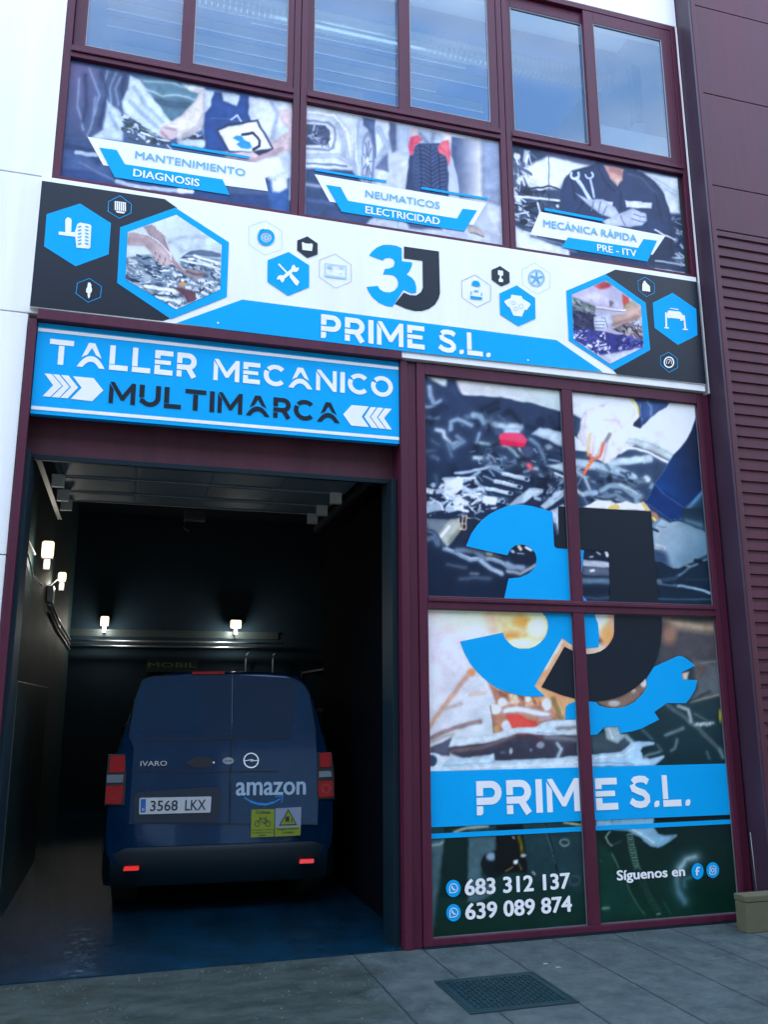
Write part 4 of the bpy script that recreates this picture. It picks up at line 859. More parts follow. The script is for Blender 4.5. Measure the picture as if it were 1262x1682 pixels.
    p.poly(z, [(50,248),(230,262),(270,250),(310,245),(335,345),(260,430),(210,490),(160,400),(100,345),(50,330)], (104,124,146), 4)
    p.poly(z, [(150,385),(195,310),(250,262),(310,258),(325,300),(335,345),(250,430),(210,480)], (156,172,176), 4); p.st(z, [(165,400),(235,318)], 24, (216,226,234), 5); p.st(z, [(240,430),(310,350)], 20, (120,134,128), 6)
    p.poly(z, [(330,345),(380,250),(470,262),(400,370),(360,470),(250,470)], (30,44,74), 4)
    for a in ([(312,245),(325,345)], [(345,228),(340,340)], [(372,228),(372,335)], [(318,290),(372,290)], [(330,230),(375,226)], [(325,340),(365,340)]): p.st(z, a, 9, (206,192,168), 2)
    p.st(z, [(375,245),(440,245),(490,265)], 5, (196,204,206), 2)
    p.st(z, [(55,340),(120,362),(170,430),(215,495)], 24, (54,76,106), 4); p.st(z, [(50,415),(110,400),(145,450)], 46, (84,108,142), 12); p.st(z, [(60,350),(120,372),(160,430)], 5, (130,156,180), 2)
    p.st(z, [(200,490),(280,522),(400,578),(560,570),(640,600),(720,640)], 34, (116,142,172), 5); p.st(z, [(210,482),(290,512),(400,566),(560,560),(640,590)], 9, (170,192,216), 4); p.st(z, [(290,500),(430,508),(510,565)], 40, (90,114,146), 8)
    p.st(z, [(490,590),(570,652),(650,690)], 36, (136,162,190), 6); p.st(z, [(700,610),(745,640),(820,642)], 46, (112,138,168), 6); p.st(z, [(700,668),(800,690),(930,622)], 26, (130,148,170), 6)
    p.st(z, [(390,490),(520,525),(640,560)], 16, (70,84,96), 5); p.st(z, [(540,530),(570,535)], 22, (130,140,130), 6)
    p.poly(z, [(720,500),(780,465),(860,465),(925,520),(930,600),(880,620),(760,600),(720,560)], (22,36,62), 4)
    p.st(z, [(790,470),(810,500)], 26, (180,172,150), 4); p.st(z, [(850,480),(890,500)], 22, (190,206,226), 4); p.st(z, [(735,510),(750,520)], 22, (150,180,200), 4); p.st(z, [(780,530),(830,535)], 10, (130,160,190), 4)
    p.st(z, [(320,735),(420,722),(560,728)], 26, (66,90,120), 12); p.st(z, [(220,620),(370,642)], 20, (70,92,124), 8); p.st(z, [(410,688),(460,690)], 20, (90,110,136), 7)
def paint_ur(p):
    z = z3; p.fill((42,64,100))
    p.poly(z, [(40,10),(1040,115),(1045,260),(970,400),(860,525),(830,575),(700,500),(560,440),(430,520),(130,235),(45,190)], (196,214,232), 6)
    p.grad(z, (500,200), (1000,300), (196,214,232), (212,222,240), [(600,300),(700,210),(830,110),(1035,125),(1035,220),(970,400),(860,520)])
    p.poly(z, [(50,205),(115,235),(105,330),(95,370),(60,355)], (42,68,108), 4); p.poly(z, [(60,365),(105,385),(200,500),(70,480)], (190,210,230), 5)
    p.poly(z, [(60,480),(200,500),(300,560),(430,520),(500,480),(640,480),(760,520),(850,570),(700,790),(630,890),(560,912),(300,900),(90,935),(75,640)], (48,70,106), 4)
    p.st(z, [(490,405),(650,440),(850,540)], 44, (164,186,200), 8); p.st(z, [(490,460),(620,485),(840,585)], 20, (200,214,226), 6)
    for a, w, c in ([((330,592),(450,572),(665,552)), 62, (164,192,216)], [((80,580),(200,600),(400,640),(540,700)), 66, (156,186,212)], [((400,640),(560,735),(640,712)), 40, (140,170,196)], [((640,705),(655,720)), 44, (170,196,216)], [((280,680),(420,700),(560,745)), 26, (90,118,150)]): p.st(z, a, w, c, 7)
    p.clutter(z, [(80,600),(300,600),(640,720),(700,780),(560,900),(100,900)], 50, 43, [(22,40,70),(96,124,154),(30,48,80),(150,176,200),(20,34,60)], 30, 100, 6, .3)
    for a, w, c in ([((285,805),(350,765),(450,770),(560,850),(570,905)), 44, (116,146,172)], [((290,862),(400,838),(490,895)), 34, (96,126,156)], [((430,760),(520,800),(600,850)), 20, (150,176,200)], [((80,650),(150,700),(190,805)), 22, (146,172,200)], [((150,832),(240,822)), 44, (130,160,190)], [((85,802),(135,835)), 30, (160,186,210)], [((600,840),(560,870)), 26, (120,150,176)], [((690,760),(680,780)), 34, (110,150,176)]): p.st(z, a, w, c, 6)
    p.st(z, [(240,860),(400,910),(520,905)], 12, (30,46,76), 5)
    p.poly(z, [(390,62),(440,56),(540,72),(575,120),(592,185),(580,222),(530,262),(510,340),(485,430),(400,545),(322,588),(270,562),(190,522),(130,432),(93,370),(110,320),(125,222),(160,162),(300,112)], (206,208,224), 3)
    p.st(z, [(560,90),(570,200),(510,300)], 40, (220,220,232), 16); p.st(z, [(150,200),(125,330),(150,420)], 24, (178,190,216), 12, .8); p.st(z, [(300,240),(420,250),(440,300)], 10, (186,190,210), 6, .7)
    for k in range(14): p.st(z, [(320+k*6,230+k*9),(430+k*3,226+k*10)], 2.5, (188,192,212), 1.5, .5)
    p.st(z, [(200,350),(178,440),(180,520)], 12, (222,182,140), 6); p.st(z, [(345,352),(318,415)], 24, (120,126,140), 5); p.st(z, [(300,430),(275,500),(250,545)], 20, (176,176,196), 6); p.st(z, [(330,430),(300,560)], 10, (176,184,206), 5); p.st(z, [(230,380),(215,510)], 10, (188,192,212), 6)
    p.st(z, [(505,66),(560,120),(588,190)], 18, (232,196,112), 3)
    p.poly(z, [(540,66),(830,98),(805,140),(740,175),(680,222),(590,308),(538,284),(592,215),(590,180),(570,110)], (48,80,138), 3); p.st(z, [(650,90),(680,140),(680,200)], 14, (110,140,190), 8); p.poly(z, [(545,260),(592,220),(600,300),(538,284)], (34,50,82), 3); p.st(z, [(590,110),(610,240)], 5, (120,146,190), 3)
    for a, w in ([((190,515),(218,556)), 20], [((302,432),(285,500),(270,535),(218,556)), 18], [((215,556),(185,605),(148,668)), 28]): p.st(z, a, w, (236,112,84), 3)
    for t in (590,610,628): p.st(z, [(168+(610-t)*.3,t),(205+(610-t)*.3,t+8)], 6, (250,196,180), 2)
    p.st(z, [(132,682),(110,730),(88,772)], 7, (150,160,186), 2)
    p.poly(z, [(940,1000),(1085,800),(1110,800),(1110,1068),(940,1068)], (28,56,84), 8); p.st(z, [(960,960),(1090,820)], 30, (80,130,180), 12)
    p.poly(z, [(1040,215),(1065,400),(1088,800),(1040,850),(940,940),(932,1040),(832,1056),(632,896),(720,745),(860,520),(950,430),(1000,330)], (16,52,116), 3)
    p.grad(z, (760,760), (1080,600), (20,66,140), (20,40,78), [(1040,225),(1065,400),(1086,800),(1040,848),(940,900),(720,760),(860,525),(950,435),(1000,335)])
    for a in ([(720,760),(780,830),(940,940)], [(845,545),(720,745),(640,880)], [(650,905),(835,1040),(925,1030)]): p.st(z, a, 4, (96,134,190), 2)
    p.poly(z, [(130,935),(250,888),(350,882),(402,910),(480,888),(560,912),(622,888),(684,968),(500,962),(90,932)], (208,212,224), 3); p.st(z, [(355,940),(412,932)], 26, (230,180,96), 4); p.st(z, [(612,900),(655,962)], 22, (226,176,100), 4)
    z = z4
    p.poly(z, [(680,40),(720,60),(752,108),(740,136),(695,140)], (150,120,110), 4); p.st(z, [(695,100),(725,130),(745,128)], 16, (206,206,110), 3)
    p.poly(z, [(690,150),(760,100),(830,135),(900,128),(1010,165),(1118,215),(1132,390),(1050,440),(960,470),(900,502),(860,500),(760,450),(710,440)], (104,148,180), 4)
    p.grad(z, (720,200), (1120,420), (150,178,204), (84,126,156), [(700,190),(760,115),(830,138),(900,132),(1010,168),(1116,218),(1130,388),(1050,438),(900,500),(860,498),(760,440),(705,300)])
    p.poly(z, [(700,340),(800,380),(830,480),(700,440)], (50,74,112), 16); p.poly(z, [(705,300),(800,320),(803,356),(710,345)], (168,190,212), 3); p.st(z, [(720,330),(780,345)], 8, (120,140,160), 3); p.st(z, [(700,190),(735,205)], 18, (26,44,74), 4); p.st(z, [(735,165),(800,175)], 3, (60,90,120), 2)
    p.poly(z, [(700,440),(760,452),(860,502),(900,502),(1050,440),(1132,395),(1150,500),(1165,800),(740,800)], (18,42,68), 4)
    for a, w, c in ([((735,600),(870,582),(960,520),(1040,450),(1140,410)), 34, (38,68,94)], [((740,600),(750,620)), 34, (90,110,130)], [((900,560),(1000,490),(1130,430)), 12, (96,130,156)], [((1040,440),(1080,450)), 36, (16,34,56)], [((860,636),(1000,655),(1155,700)), 20, (126,162,190)], [((740,628),(880,640)), 16, (70,96,124)], [((740,746),(1165,750)), 14, (54,86,112)], [((960,590),(1150,590)), 18, (28,58,82)], [((960,480),(990,490)), 18, (110,130,140)]): p.st(z, a, w, c, 4)
    p.poly(z, [(130,300),(352,330),(360,770),(120,760)], (22,38,66), 3); p.poly(z, [(136,430),(350,455),(355,500),(134,482)], (162,178,200), 3); p.poly(z, [(132,484),(355,502),(355,562),(130,556)], (84,100,128), 5); p.st(z, [(120,602),(358,604)], 46, (86,118,148), 10); p.st(z, [(120,740),(360,740)], 24, (50,78,106), 8)
    for a, w in ([((150,350),(185,325)), 12], [((250,370),(272,388)), 12], [((320,370),(330,400)), 26], [((195,412),(215,408)), 12], [((200,520),(220,516)), 22]): p.st(z, a, w, (180,190,204), 3)
    p.poly(z, [(930,20),(1115,20),(1115,175),(1040,175),(940,130)], (26,52,78), 6); p.st(z, [(960,120),(1080,160)], 30, (80,120,150), 16)
def warm(p):
    z = zJ; p.poly(z, [(260,40),(560,45),(560,320),(480,360),(380,330),(300,260),(300,140)], (206,176,150), 22)
    for e in ((400,85,46,26,(226,150,92)), (350,150,40,26,(214,146,96)), (440,110,36,34,(232,226,222)), (390,165,60,16,(236,232,228)), (430,60,30,14,(240,226,210)), (690,100,60,50,(196,170,160)), (665,75,24,40,(226,222,220)), (690,140,24,40,(206,150,110)), (645,190,60,24,(190,176,176))): p.el(z, *e, 10)
def paint_ll(p):
    z = z5; p.fill((166,194,230)); p.grad(zJ, (50,50), (400,300), (188,196,230), (166,196,228)); p.el(zJ, 250, 40, 150, 70, (214,212,200), 60, .9)
    warm(p)
    p.st(z, [(400,262),(280,420),(150,590),(76,700)], 20, (172,142,132), 7); p.el(z, 415, 265, 26, 28, (196,142,106), 8)
    p.st(z, [(400,442),(520,425)], 14, (188,176,176), 6); p.st(z, [(200,552),(330,515)], 18, (160,160,172), 7); p.st(z, [(82,790),(200,735),(300,700),(485,655)], 27, (122,114,128), 5)
    p.poly(z, [(78,862),(270,778),(242,848),(235,935),(150,930),(78,905)], (72,84,116), 5); p.st(z, [(80,820),(180,780),(270,760)], 16, (140,150,166), 6)
    p.poly(z, [(540,330),(620,400),(760,425),(900,450),(1000,480),(1060,560),(1160,640),(1050,650),(940,700),(720,700),(640,740),(592,750),(570,560),(610,500)], (152,118,108), 8)
    p.poly(z, [(1000,100),(1130,20),(1240,100),(1250,500),(1160,640),(1050,560),(900,420)], (190,150,124), 14); p.st(z, [(1130,20),(1000,230)], 40, (206,200,206), 10)
    p.clutter(z, [(620,400),(900,455),(1040,560),(700,560)], 34, 5, [(190,200,216),(120,84,76),(206,160,120),(140,110,104),(226,226,232)], 24, 70, 8)
    p.st(z, [(1060,480),(1100,560),(1130,630)], 30, (120,112,84), 12); p.st(z, [(1110,500),(1140,600)], 12, (180,176,140), 8)
    for e in ((660,502,36,36,(184,206,230)), (760,480,22,30,(196,178,170)), (862,475,25,26,(212,220,232)), (1012,520,40,52,(178,200,224)), (690,690,42,44,(168,190,220)), (600,555,50,40,(184,206,230)), (960,560,30,24,(150,110,100))): p.el(z, *e, 8)
    p.st(z, [(680,572),(780,552),(900,582),(1020,600)], 42, (176,202,232), 8); p.st(z, [(560,530),(578,640),(590,748)], 8, (120,84,74), 3); p.el(z, 610, 715, 22, 26, (170,150,104), 7)
    p.poly(z, [(680,604),(780,590),(860,640),(930,652),(950,702),(820,704),(740,712)], (188,78,80), 5); p.st(z, [(960,640),(1040,625)], 34, (150,140,158), 8)
    p.poly(z, [(232,862),(420,840),(600,812),(780,752),(900,745),(1262,765),(1262,945),(600,972),(590,920),(350,952),(250,920)], (52,60,86), 5)
    p.st(z, [(260,892),(450,868),(600,832),(760,765)], 36, (90,90,108), 9); p.st(z, [(240,912),(350,948),(560,920)], 8, (120,140,168), 4); p.st(z, [(790,760),(900,752),(960,780)], 30, (96,64,84), 10); p.st(z, [(1000,780),(1250,800)], 40, (96,110,134), 12)
    for e in ((725,890,14,24,(150,182,216)), (885,885,10,12,(112,142,176)), (965,845,32,26,(122,142,176)), (660,905,20,8,(90,112,146))): p.el(z, *e, 6)
    p.st(z, [(1095,832),(1128,870),(1105,935)], 24, (130,162,196), 6)
    p.poly(z, [(225,862),(262,780),(420,770),(560,755),(640,745),(780,700),(920,705),(860,745),(780,752),(600,812),(400,842)], (166,196,228), 4)
    p.poly(z, [(730,710),(920,705),(1000,660),(1070,645),(1262,646),(1262,682),(1130,690),(1084,705),(1120,735),(1200,742),(1216,760),(1100,768),(920,762),(780,742)], (164,200,236), 3); p.st(z, [(1100,712),(1250,705)], 18, (110,124,140), 5); p.st(z, [(930,745),(1090,752)], 6, (110,140,176), 4)
    p.poly(z, [(180,1000),(250,945),(440,945),(590,912),(594,968),(800,962),(1262,930),(1262,1040),(80,1065)], (150,190,228), 3); p.st(z, [(200,1040),(700,1010),(1262,985)], 10, (190,214,240), 5); p.st(z, [(180,1010),(600,980)], 5, (110,150,196), 3)
    p.el(z, 105, 980, 84, 76, (164,198,234), 3); p.el(z, 92, 968, 46, 46, (50,72,112), 3)
    z = z7; p.poly(z, [(0,40),(1240,40),(1240,1040),(0,1040)], (16,50,56), 3)
    p.grad(z, (0,200), (0,950), (26,62,74), (8,48,44), [(0,100),(1240,100),(1240,1040),(0,1040)])
    p.poly(z, [(80,225),(195,215),(150,480),(96,940),(70,940)], (58,92,112), 10); p.st(z, [(85,265),(150,255),(190,225)], 14, (120,152,170), 5); p.st(z, [(185,120),(190,215)], 10, (16,36,44), 3)
    p.poly(z, [(350,205),(562,196),(566,300),(480,350),(448,480),(560,600),(520,640),(420,690),(350,680)], (58,94,114), 7); p.poly(z, [(190,120),(360,115),(350,660),(150,640)], (10,40,44), 8)
    p.st(z, [(255,165),(350,135),(500,120)], 22, (122,150,158), 5); p.el(z, 545, 405, 92, 98, (14,28,38), 5); p.el(z, 528, 345, 36, 30, (110,146,186), 10)
    p.poly(z, [(560,120),(760,110),(800,470),(560,465)], (10,20,26), 5); p.st(z, [(560,120),(566,300)], 5, (86,110,130), 2); p.st(z, [(738,195),(762,330)], 34, (60,64,28), 4); p.st(z, [(735,190),(755,300)], 6, (120,120,50), 3)
    p.poly(z, [(690,380),(730,370),(725,405),(700,410)], (186,206,226), 2); p.el(z, 770, 342, 22, 13, (140,164,190), 3); p.st(z, [(640,450),(690,425)], 7, (150,140,90), 2); p.st(z, [(740,400),(752,450)], 6, (170,160,110), 2); p.st(z, [(690,200),(705,215)], 8, (190,200,206), 2)
    p.poly(z, [(800,185),(1240,170),(1220,620),(900,540),(800,470)], (26,58,72), 5); p.st(z, [(930,110),(960,200),(1000,360),(1020,455)], 12, (10,26,34), 3); p.st(z, [(922,110),(952,210),(1008,400)], 4, (100,130,144), 2)
    p.st(z, circ(1070,245,34,26,14), 10, (112,142,158), 2); p.st(z, circ(1148,522,40,34,14), 12, (54,84,96), 4); p.st(z, [(1070,95),(1180,110),(1210,105)], 14, (150,160,140), 4); p.st(z, [(835,462),(852,478)], 14, (140,164,186), 3)
    p.poly(z, [(560,160),(800,148),(800,170),(560,185)], (20,30,36), 2)
    rr = random.Random(4)
    for k in range(40): p.el(z, rr.uniform(820,1200), rr.uniform(200,560), 3, 3, (50,84,98), 2, .7)
def paint_lr(p):
    z = z6; p.fill((32,58,78)); p.grad(z, (0,0), (0,1000), (54,70,88), (12,50,66))
    p.poly(z, [(700,-200),(1160,-200),(1165,190),(900,150),(700,200)], (66,72,88), 30)
    p.poly(zJ, [(888,75),(960,80),(1080,100),(1080,132),(920,112)], (140,138,132), 10); p.el(zJ, 912, 135, 26, 36, (130,110,106), 12); p.el(zJ, 1010, 70, 60, 16, (50,66,72), 12); warm(p)
    p.poly(z, [(960,150),(1180,200),(1190,430),(910,512),(1000,400)], (78,94,112), 12); p.st(z, [(1000,200),(1180,170)], 20, (100,116,130), 10); p.st(z, [(950,500),(1180,440)], 12, (126,140,146), 6); p.poly(z, [(880,265),(935,258),(925,322),(886,325)], (170,174,180), 5); p.st(z, [(980,190),(1050,240),(1000,300)], 24, (96,90,92), 10)
    p.poly(z, [(190,500),(400,440),(610,310),(610,380),(500,500),(400,552),(290,550)], (112,102,102), 4)
    for e in ((572,345,26,36,(172,192,212)), (335,515,46,24,(152,170,188)), (490,405,20,20,(150,160,170)), (560,440,20,14,(90,70,70))): p.el(z, *e, 6)
    for a, w, c in ([((760,520),(1000,700),(1200,900)), 36, (62,88,106)], [((850,530),(930,560),(952,655)), 26, (118,148,170)], [((985,682),(1125,668)), 20, (120,156,176)], [((750,765),(885,708)), 26, (80,110,130)], [((840,800),(822,870),(792,892)), 18, (84,114,134)], [((1180,880),(1205,940)), 30, (80,116,140)], [((980,590),(1080,650)), 14, (70,96,110)], [((560,720),(640,800)), 20, (60,90,112)], [((1080,900),(1100,950)), 14, (70,104,120)], [((680,840),(720,890)), 16, (60,88,104)], [((930,500),(1100,420)), 10, (40,60,70)]): p.st(z, a, w, c, 6)
    for k in range(5): p.el(z, 1000+k*26, 678+(k%2)*6, 11, 14, (140,172,190), 4)
    p.el(z, 1186, 610, 12, 52, (158,160,48), 4)
    p.poly(z, [(150,770),(260,740),(480,800),(430,870),(400,895),(165,912)], (54,78,100), 8); p.poly(z, [(255,700),(372,692),(392,752),(445,760),(365,832),(282,792)], (130,166,196), 5); p.st(z, [(300,720),(330,790)], 18, (164,196,220), 8); p.st(z, [(435,780),(485,830)], 34, (112,146,172), 6)
    p.poly(z, [(158,920),(390,895),(430,868),(470,828),(540,812),(662,824),(656,845),(560,862),(545,890),(570,932),(620,955),(735,924),(742,940),(662,1008),(520,1016),(158,1016)], (134,180,226), 3)
    p.st(z, [(170,985),(400,985),(500,1000)], 7, (92,140,190), 3); p.st(z, [(180,945),(410,925),(500,860)], 10, (176,210,240), 6); p.st(z, [(580,935),(700,895)], 22, (80,110,130), 6)
    z = z8; p.poly(z, [(0,60),(1100,60),(1100,1045),(0,1045)], (10,46,50), 3); p.grad(z, (0,200), (0,850), (8,40,46), (6,52,46), [(0,100),(1100,100),(1100,1045),(0,1045)])
    p.poly(z, [(80,150),(300,142),(488,132),(478,175),(484,212),(510,250),(560,262),(642,256),(640,270),(600,300),(510,346),(455,335),(410,300),(380,268),(300,230),(180,218),(80,222)], (100,152,194), 3); p.st(z, [(330,215),(420,270),(480,310)], 12, (140,184,216), 5); p.st(z, [(200,150),(190,170)], 4, (50,80,110), 2)
    for k in range(9): p.st(z, [(530+k*11,262),(534+k*11,256)], 5, (60,100,130), 2)
    p.st(z, [(182,230),(145,270),(165,305),(192,330)], 9, (126,156,166), 2); p.st(z, [(200,320),(230,310),(250,300)], 8, (70,90,90), 3)
    for k in range(30):
        t = k/29; x = 315+t*60+t*t*130; y = 258+t*520
        c = (112,150,150) if k < 14 else (40,76,70)
        p.st(z, arc(x, y, 22, 9, 190, 350, 5), 7, c, 2)
    p.poly(z, [(90,280),(190,370),(230,480),(420,800),(110,860)], (10,56,54), 6); p.st(z, [(190,385),(240,485)], 8, (76,116,112), 3); p.st(z, [(290,590),(345,700),(415,805)], 8, (56,100,92), 3); p.st(z, [(540,710),(595,800)], 7, (40,86,76), 3)
    p.st(z, [(770,412),(700,430),(660,480),(640,550),(648,640),(690,715)], 44, (64,106,130), 20); p.st(z, [(760,408),(700,425),(660,490)], 26, (110,150,176), 14); p.st(z, [(740,540),(690,560),(690,610)], 22, (50,96,116), 14)
    p.st(z, [(110,430),(125,440)], 8, (60,100,100), 3); p.st(z, [(130,762),(165,755)], 14, (84,124,120), 5); p.st(z, [(500,800),(525,797)], 7, (150,176,170), 2); p.poly(z, [(500,170),(1010,140),(1010,110),(490,140)], (10,26,34), 3)
for (a, c, z0, z1, fn, wh) in ((2.2085, 3.4525, 2.5115, 4.3305, paint_ul, WH_T), (3.5535, 4.8105, 2.5115, 4.3305, paint_ur, WH_T), (2.2085, 3.4525, .0605, 2.4125, paint_ll, WH_B), (3.5535, 4.8105, .0605, 2.4125, paint_lr, WH_B)):
    print_panel('photo_print', a, c, z0, z1, YP, fn, wh, lg)
def clipbox(loop, x0, x1, z0, z1):      # Sutherland-Hodgman against a pane
    def cut(L, f, inter):
        out = []
        for i in range(len(L)):
            a, b = L[i-1], L[i]
            if f(b):
                if not f(a): out.append(inter(a, b))
                out.append(b)
            elif f(a): out.append(inter(a, b))
        return out
    ix = lambda X: (lambda a, b: (X, a[1]+(b[1]-a[1])*(X-a[0])/(b[0]-a[0])))
    iz = lambda Q: (lambda a, b: (a[0]+(b[0]-a[0])*(Q-a[1])/(b[1]-a[1]), Q))
    for f, g in ((lambda p: p[0] >= x0, ix(x0)), (lambda p: p[0] <= x1, ix(x1)), (lambda p: p[1] >= z0, iz(z0)), (lambda p: p[1] <= z1, iz(z1))):
        if loop: loop = cut(loop, f, g)
    return loop
PANES = [(2.2085, 3.4525, .0605, 2.4125), (3.5535, 4.8105, .0605, 2.4125), (2.2085, 3.4525, 2.5115, 4.3305), (3.5535, 4.8105, 2.5115, 4.3305)]
def across(name, pts, m_, y):           # vinyl shape running over several panes, cut at the frames
    mb = MB(); P = wl(I_, pts, y)
    for pn in PANES:
        L = clipbox(P, *pn)
        if len(L) > 2: mb.sheet([L], FY(y))
    return mb.build(name, m_, lg)
yl = YP-.003
across('logo_three', [(766,897),(774.5,876.7),(784,863),(793.6,852.8),(805,844),(817.4,837.6),(831,832),(846,829),(860,829),(874.7,831.4),(892,836),(908,840.9),(910,881),(911,898),(960,902),(957,939),(951,952),(940,966),(958,978),(968,990),(977,1009),(983,1023.8),(985,1045),(984,1063),(962,1065),(941,1060),(924,1048),(878.5,1127),(896,1144),(876,1144),(854.8,1142.7),(835,1137),(815.7,1129.3),(804,1121),(793,1111.8),(782,1101),(772.4,1089),(763,1072),(756,1053.8),(826.7,1039),(830,1048),(836.8,1056),(844,1062),(853,1065.3),(869,1065.3),(879,1062),(887.5,1056),(895,1048),(899,1040),(901,1030),(900.4,1021.5),(897,1013),(892,1007.7),(880,1001),(860,999),(827,1000),(829,981.3),(836,950.4),(854.8,948.3),(869,942),(876,936),(880.6,929.8),(882,917.4),(880,909),(875.4,903),(868,897),(859,894.4),(846.6,895.8),(839,902),(834,912),(800,905)], blue_v, yl)
across('logo_letter', [(917.6,831.4),(1070,840),(1082,986.4),(1088,1012),(1088,1035),(1085.8,1058.4),(1082,1075),(1076.6,1090.7),(1068,1105),(1058,1118),(1043,1131),(1026,1141),(1010,1147),(993.6,1150.6),(975,1152),(956.7,1150.6),(922,1141),(889.8,1128.5),(928,1062),(943,1070),(966,1074.5),(977,1073),(986.7,1070),(996,1064),(1002.8,1056),(1008,1047),(1009.7,1037.6),(1009.7,1011),(1003,986.6),(1001,906),(931,901.4),(913.5,900),(911.5,881),(918,878)], navy_v, yl-.002)
across('logo_gear', [z6(*p) for p in [(-50,540),(-25,515),(35,495),(135,495),(190,500),(220,530),(290,548),(360,550),(430,535),(500,500),(570,430),(598,380),(598,310),(655,220),(850,132),(890,140),(920,160),(985,210),(875,265),(885,322),(1002,325),(985,400),(950,460),(910,510),(760,508),(658,580),(697,640),(560,710),(480,735),(390,748),(370,695),(260,700),(200,760),(150,765),(100,760),(60,700),(40,640),(-52,640)]], blue_v, yl)
across('blue_banner', [(700,1267.2),(1200,1254),(1206,1337.8),(700,1359.3)], blue_v, yl)
across('blue_stripe', [(700,1369.9),(1200,1346),(1206,1353),(700,1378.2)], blue_v, yl)
y_ = yl-.003
mb = MB(); word(mb, 'stencil', 'PRIM', zK, (292,240), (637,230), (292,128), (620,118), y_); 
for v in range(len(mb.v)): mb.v[v] = (min(mb.v[v][0], 3.4515), mb.v[v][1], mb.v[v][2])
mb.build('lettering', white_v, lg)
mb = MB(); word(mb, 'stencil', 'E', zK, (691,226), (764,222), (691,119), (757,116), y_); word(mb, 'stencil', 'S.L.', zK, (806,218), (1005,210), (815,112), (930,107), y_); mb.build('lettering', white_v, lg)
pt = lambda s, a, b, c, d: word(MB(), 'text', s, z7, a, b, c, d, y_, .055).build('lettering', white_v, lg)
pt('683 312 137', (333,640), (1118,583), (345,512), (1110,466))
pt('639 089 874', (337,818), (1130,754), (350,690), (1115,638))
word(MB(), 'text', 'Síguenos en', z8, (228,592), (698,560), (235,490), (690,478), y_, .045).build('lettering', white_v, lg)
def badge(z, cx, cy, rx, ry, icon, label):
    mb = MB(); pg_(mb, z, circ(cx, cy, rx, ry, 28), y_+.001); o = mb.build('contact_badge', blue_v, lg); o['label'] = label
    mb = MB(); icon(mb, y_-.002); mb.build('icon', white_v, o)
def ic_phone(cx, cy):
    def f(mb, y):
        st_(mb, z7, arc(cx, cy, 30, 33, 150, 460, 18)+[(cx-28,cy+36)], 5, y); st_(mb, z7, [(cx-28,cy+36),(cx-30,cy+10)], 5, y+.0003)
        st_(mb, z7, [(cx-12,cy-16),(cx-10,cy-2),(cx+2,cy+12),(cx+14,cy+12)], 8, y+.0003)
    return f
badge(z7, 248, 583, 54, 64, ic_phone(250,581), 'round phone badge beside the upper number')
badge(z7, 250, 763, 54, 64, ic_phone(252,761), 'round phone badge beside the lower number')
def ic_f(mb, y): st_(mb, z8, [(796,482),(780,482),(776,495),(776,535)], 10, y); st_(mb, z8, [(765,507),(792,505)], 8, y-.0004)
badge(z8, 780, 506, 42, 56, ic_f, 'round badge with a letter f')
def ic_cam(mb, y):
    st_(mb, z8, [(868,476),(878,470),(898,470),(906,478),(906,518),(898,526),(872,528),(864,520)], 4, y, True); st_(mb, z8, circ(885,499,10,13,14), 4, y, True)
badge(z8, 885, 498, 44, 54, ic_cam, 'round badge with a camera outline')

# ---------------------------------------------------------------- van
VX, VY, K = .86, 1.5, .08
van = empty('delivery_van', (VX, VY+2.4, 0), 'dark blue delivery van seen from behind inside the open workshop', 'van')
ct, sn = 1/math.hypot(1, K), K/math.hypot(1, K)
def VW(lx, ly, lz): return (VX+lx*ct+ly*sn, VY-lx*sn+ly*ct, lz)
TILT = .085
def VL(px, py, off=0.0):              # pixel to local (x, z) on the rear face
    d = _F + _R*(px-631)/FPX - _U*(py-841)/FPX
    # local y of the ray: ly = (x-VX)*sn+(y-VY)*ct ; want ly = TILT*(z-.9)-off
    o = _C; A = (o[0]-VX)*sn+(o[1]-VY)*ct; B = d[0]*sn+d[1]*ct
    t = (TILT*(o[2]-.9)-off-A)/(B-TILT*d[2]); p = o+d*t
    return ((p[0]-VX)*ct-(p[1]-VY)*sn, p[2])
def RY(z, off=0.0): return TILT*(z-.9)-off
def VF(off): return lambda a, b: VW(a, RY(b, off), b)
paintm = mat('van_paint', (.0004, .030, .088), .25, .5, .18, .08, 5, coat=.45)
darkg = mat('van_glass', (.0005, .026, .070), .05, 0, .4); blackp = mat('van_black_plastic', (.012, .014, .016), .5)
redm = mat('red_lens', (.36, .006, .010), .3, 0, .25, .08, 20); clearm = mat('clear_lens', (.16, .20, .24), .2, .3, .4)
half = [(0,1.985),(.35,1.985),(.55,1.97),(.66,1.935),(.73,1.87),(.78,1.76),(.83,1.6),(.87,1.45),(.92,1.28),(.955,1.1),(.968,.9),(.968,.62),(.95,.50),(.90,.43),(0,.41)]
prof = half+[(-a, b) for a, b in half[-2:0:-1]]
mb = MB(); secs = []
def prof_at(ly, sxy=1, ztop=1.985, shift=0):
    out = []
    for a, b in prof:
        zz = b if b < 1.0 else 1.0+(b-1.0)*(ztop-1.0)/.985
        out.append(VW(a*sxy, ly+(TILT*(b-.9) if shift else 0), zz))
    return out
R_ = [prof_at(0, .955, 1.955, 1), prof_at(.012, .98, 1.97, 1), prof_at(.045, .995, 1.982, 1), prof_at(.10, 1, 1.985, 1), prof_at(.4, 1, 1.985), prof_at(3.3, 1, 1.985), prof_at(3.7, .99, 1.93), prof_at(4.3, .97, 1.35), prof_at(4.9, .93, 1.05), prof_at(5.05, .85, .95)]
n_ = len(prof); vs = [v for r in R_ for v in r]
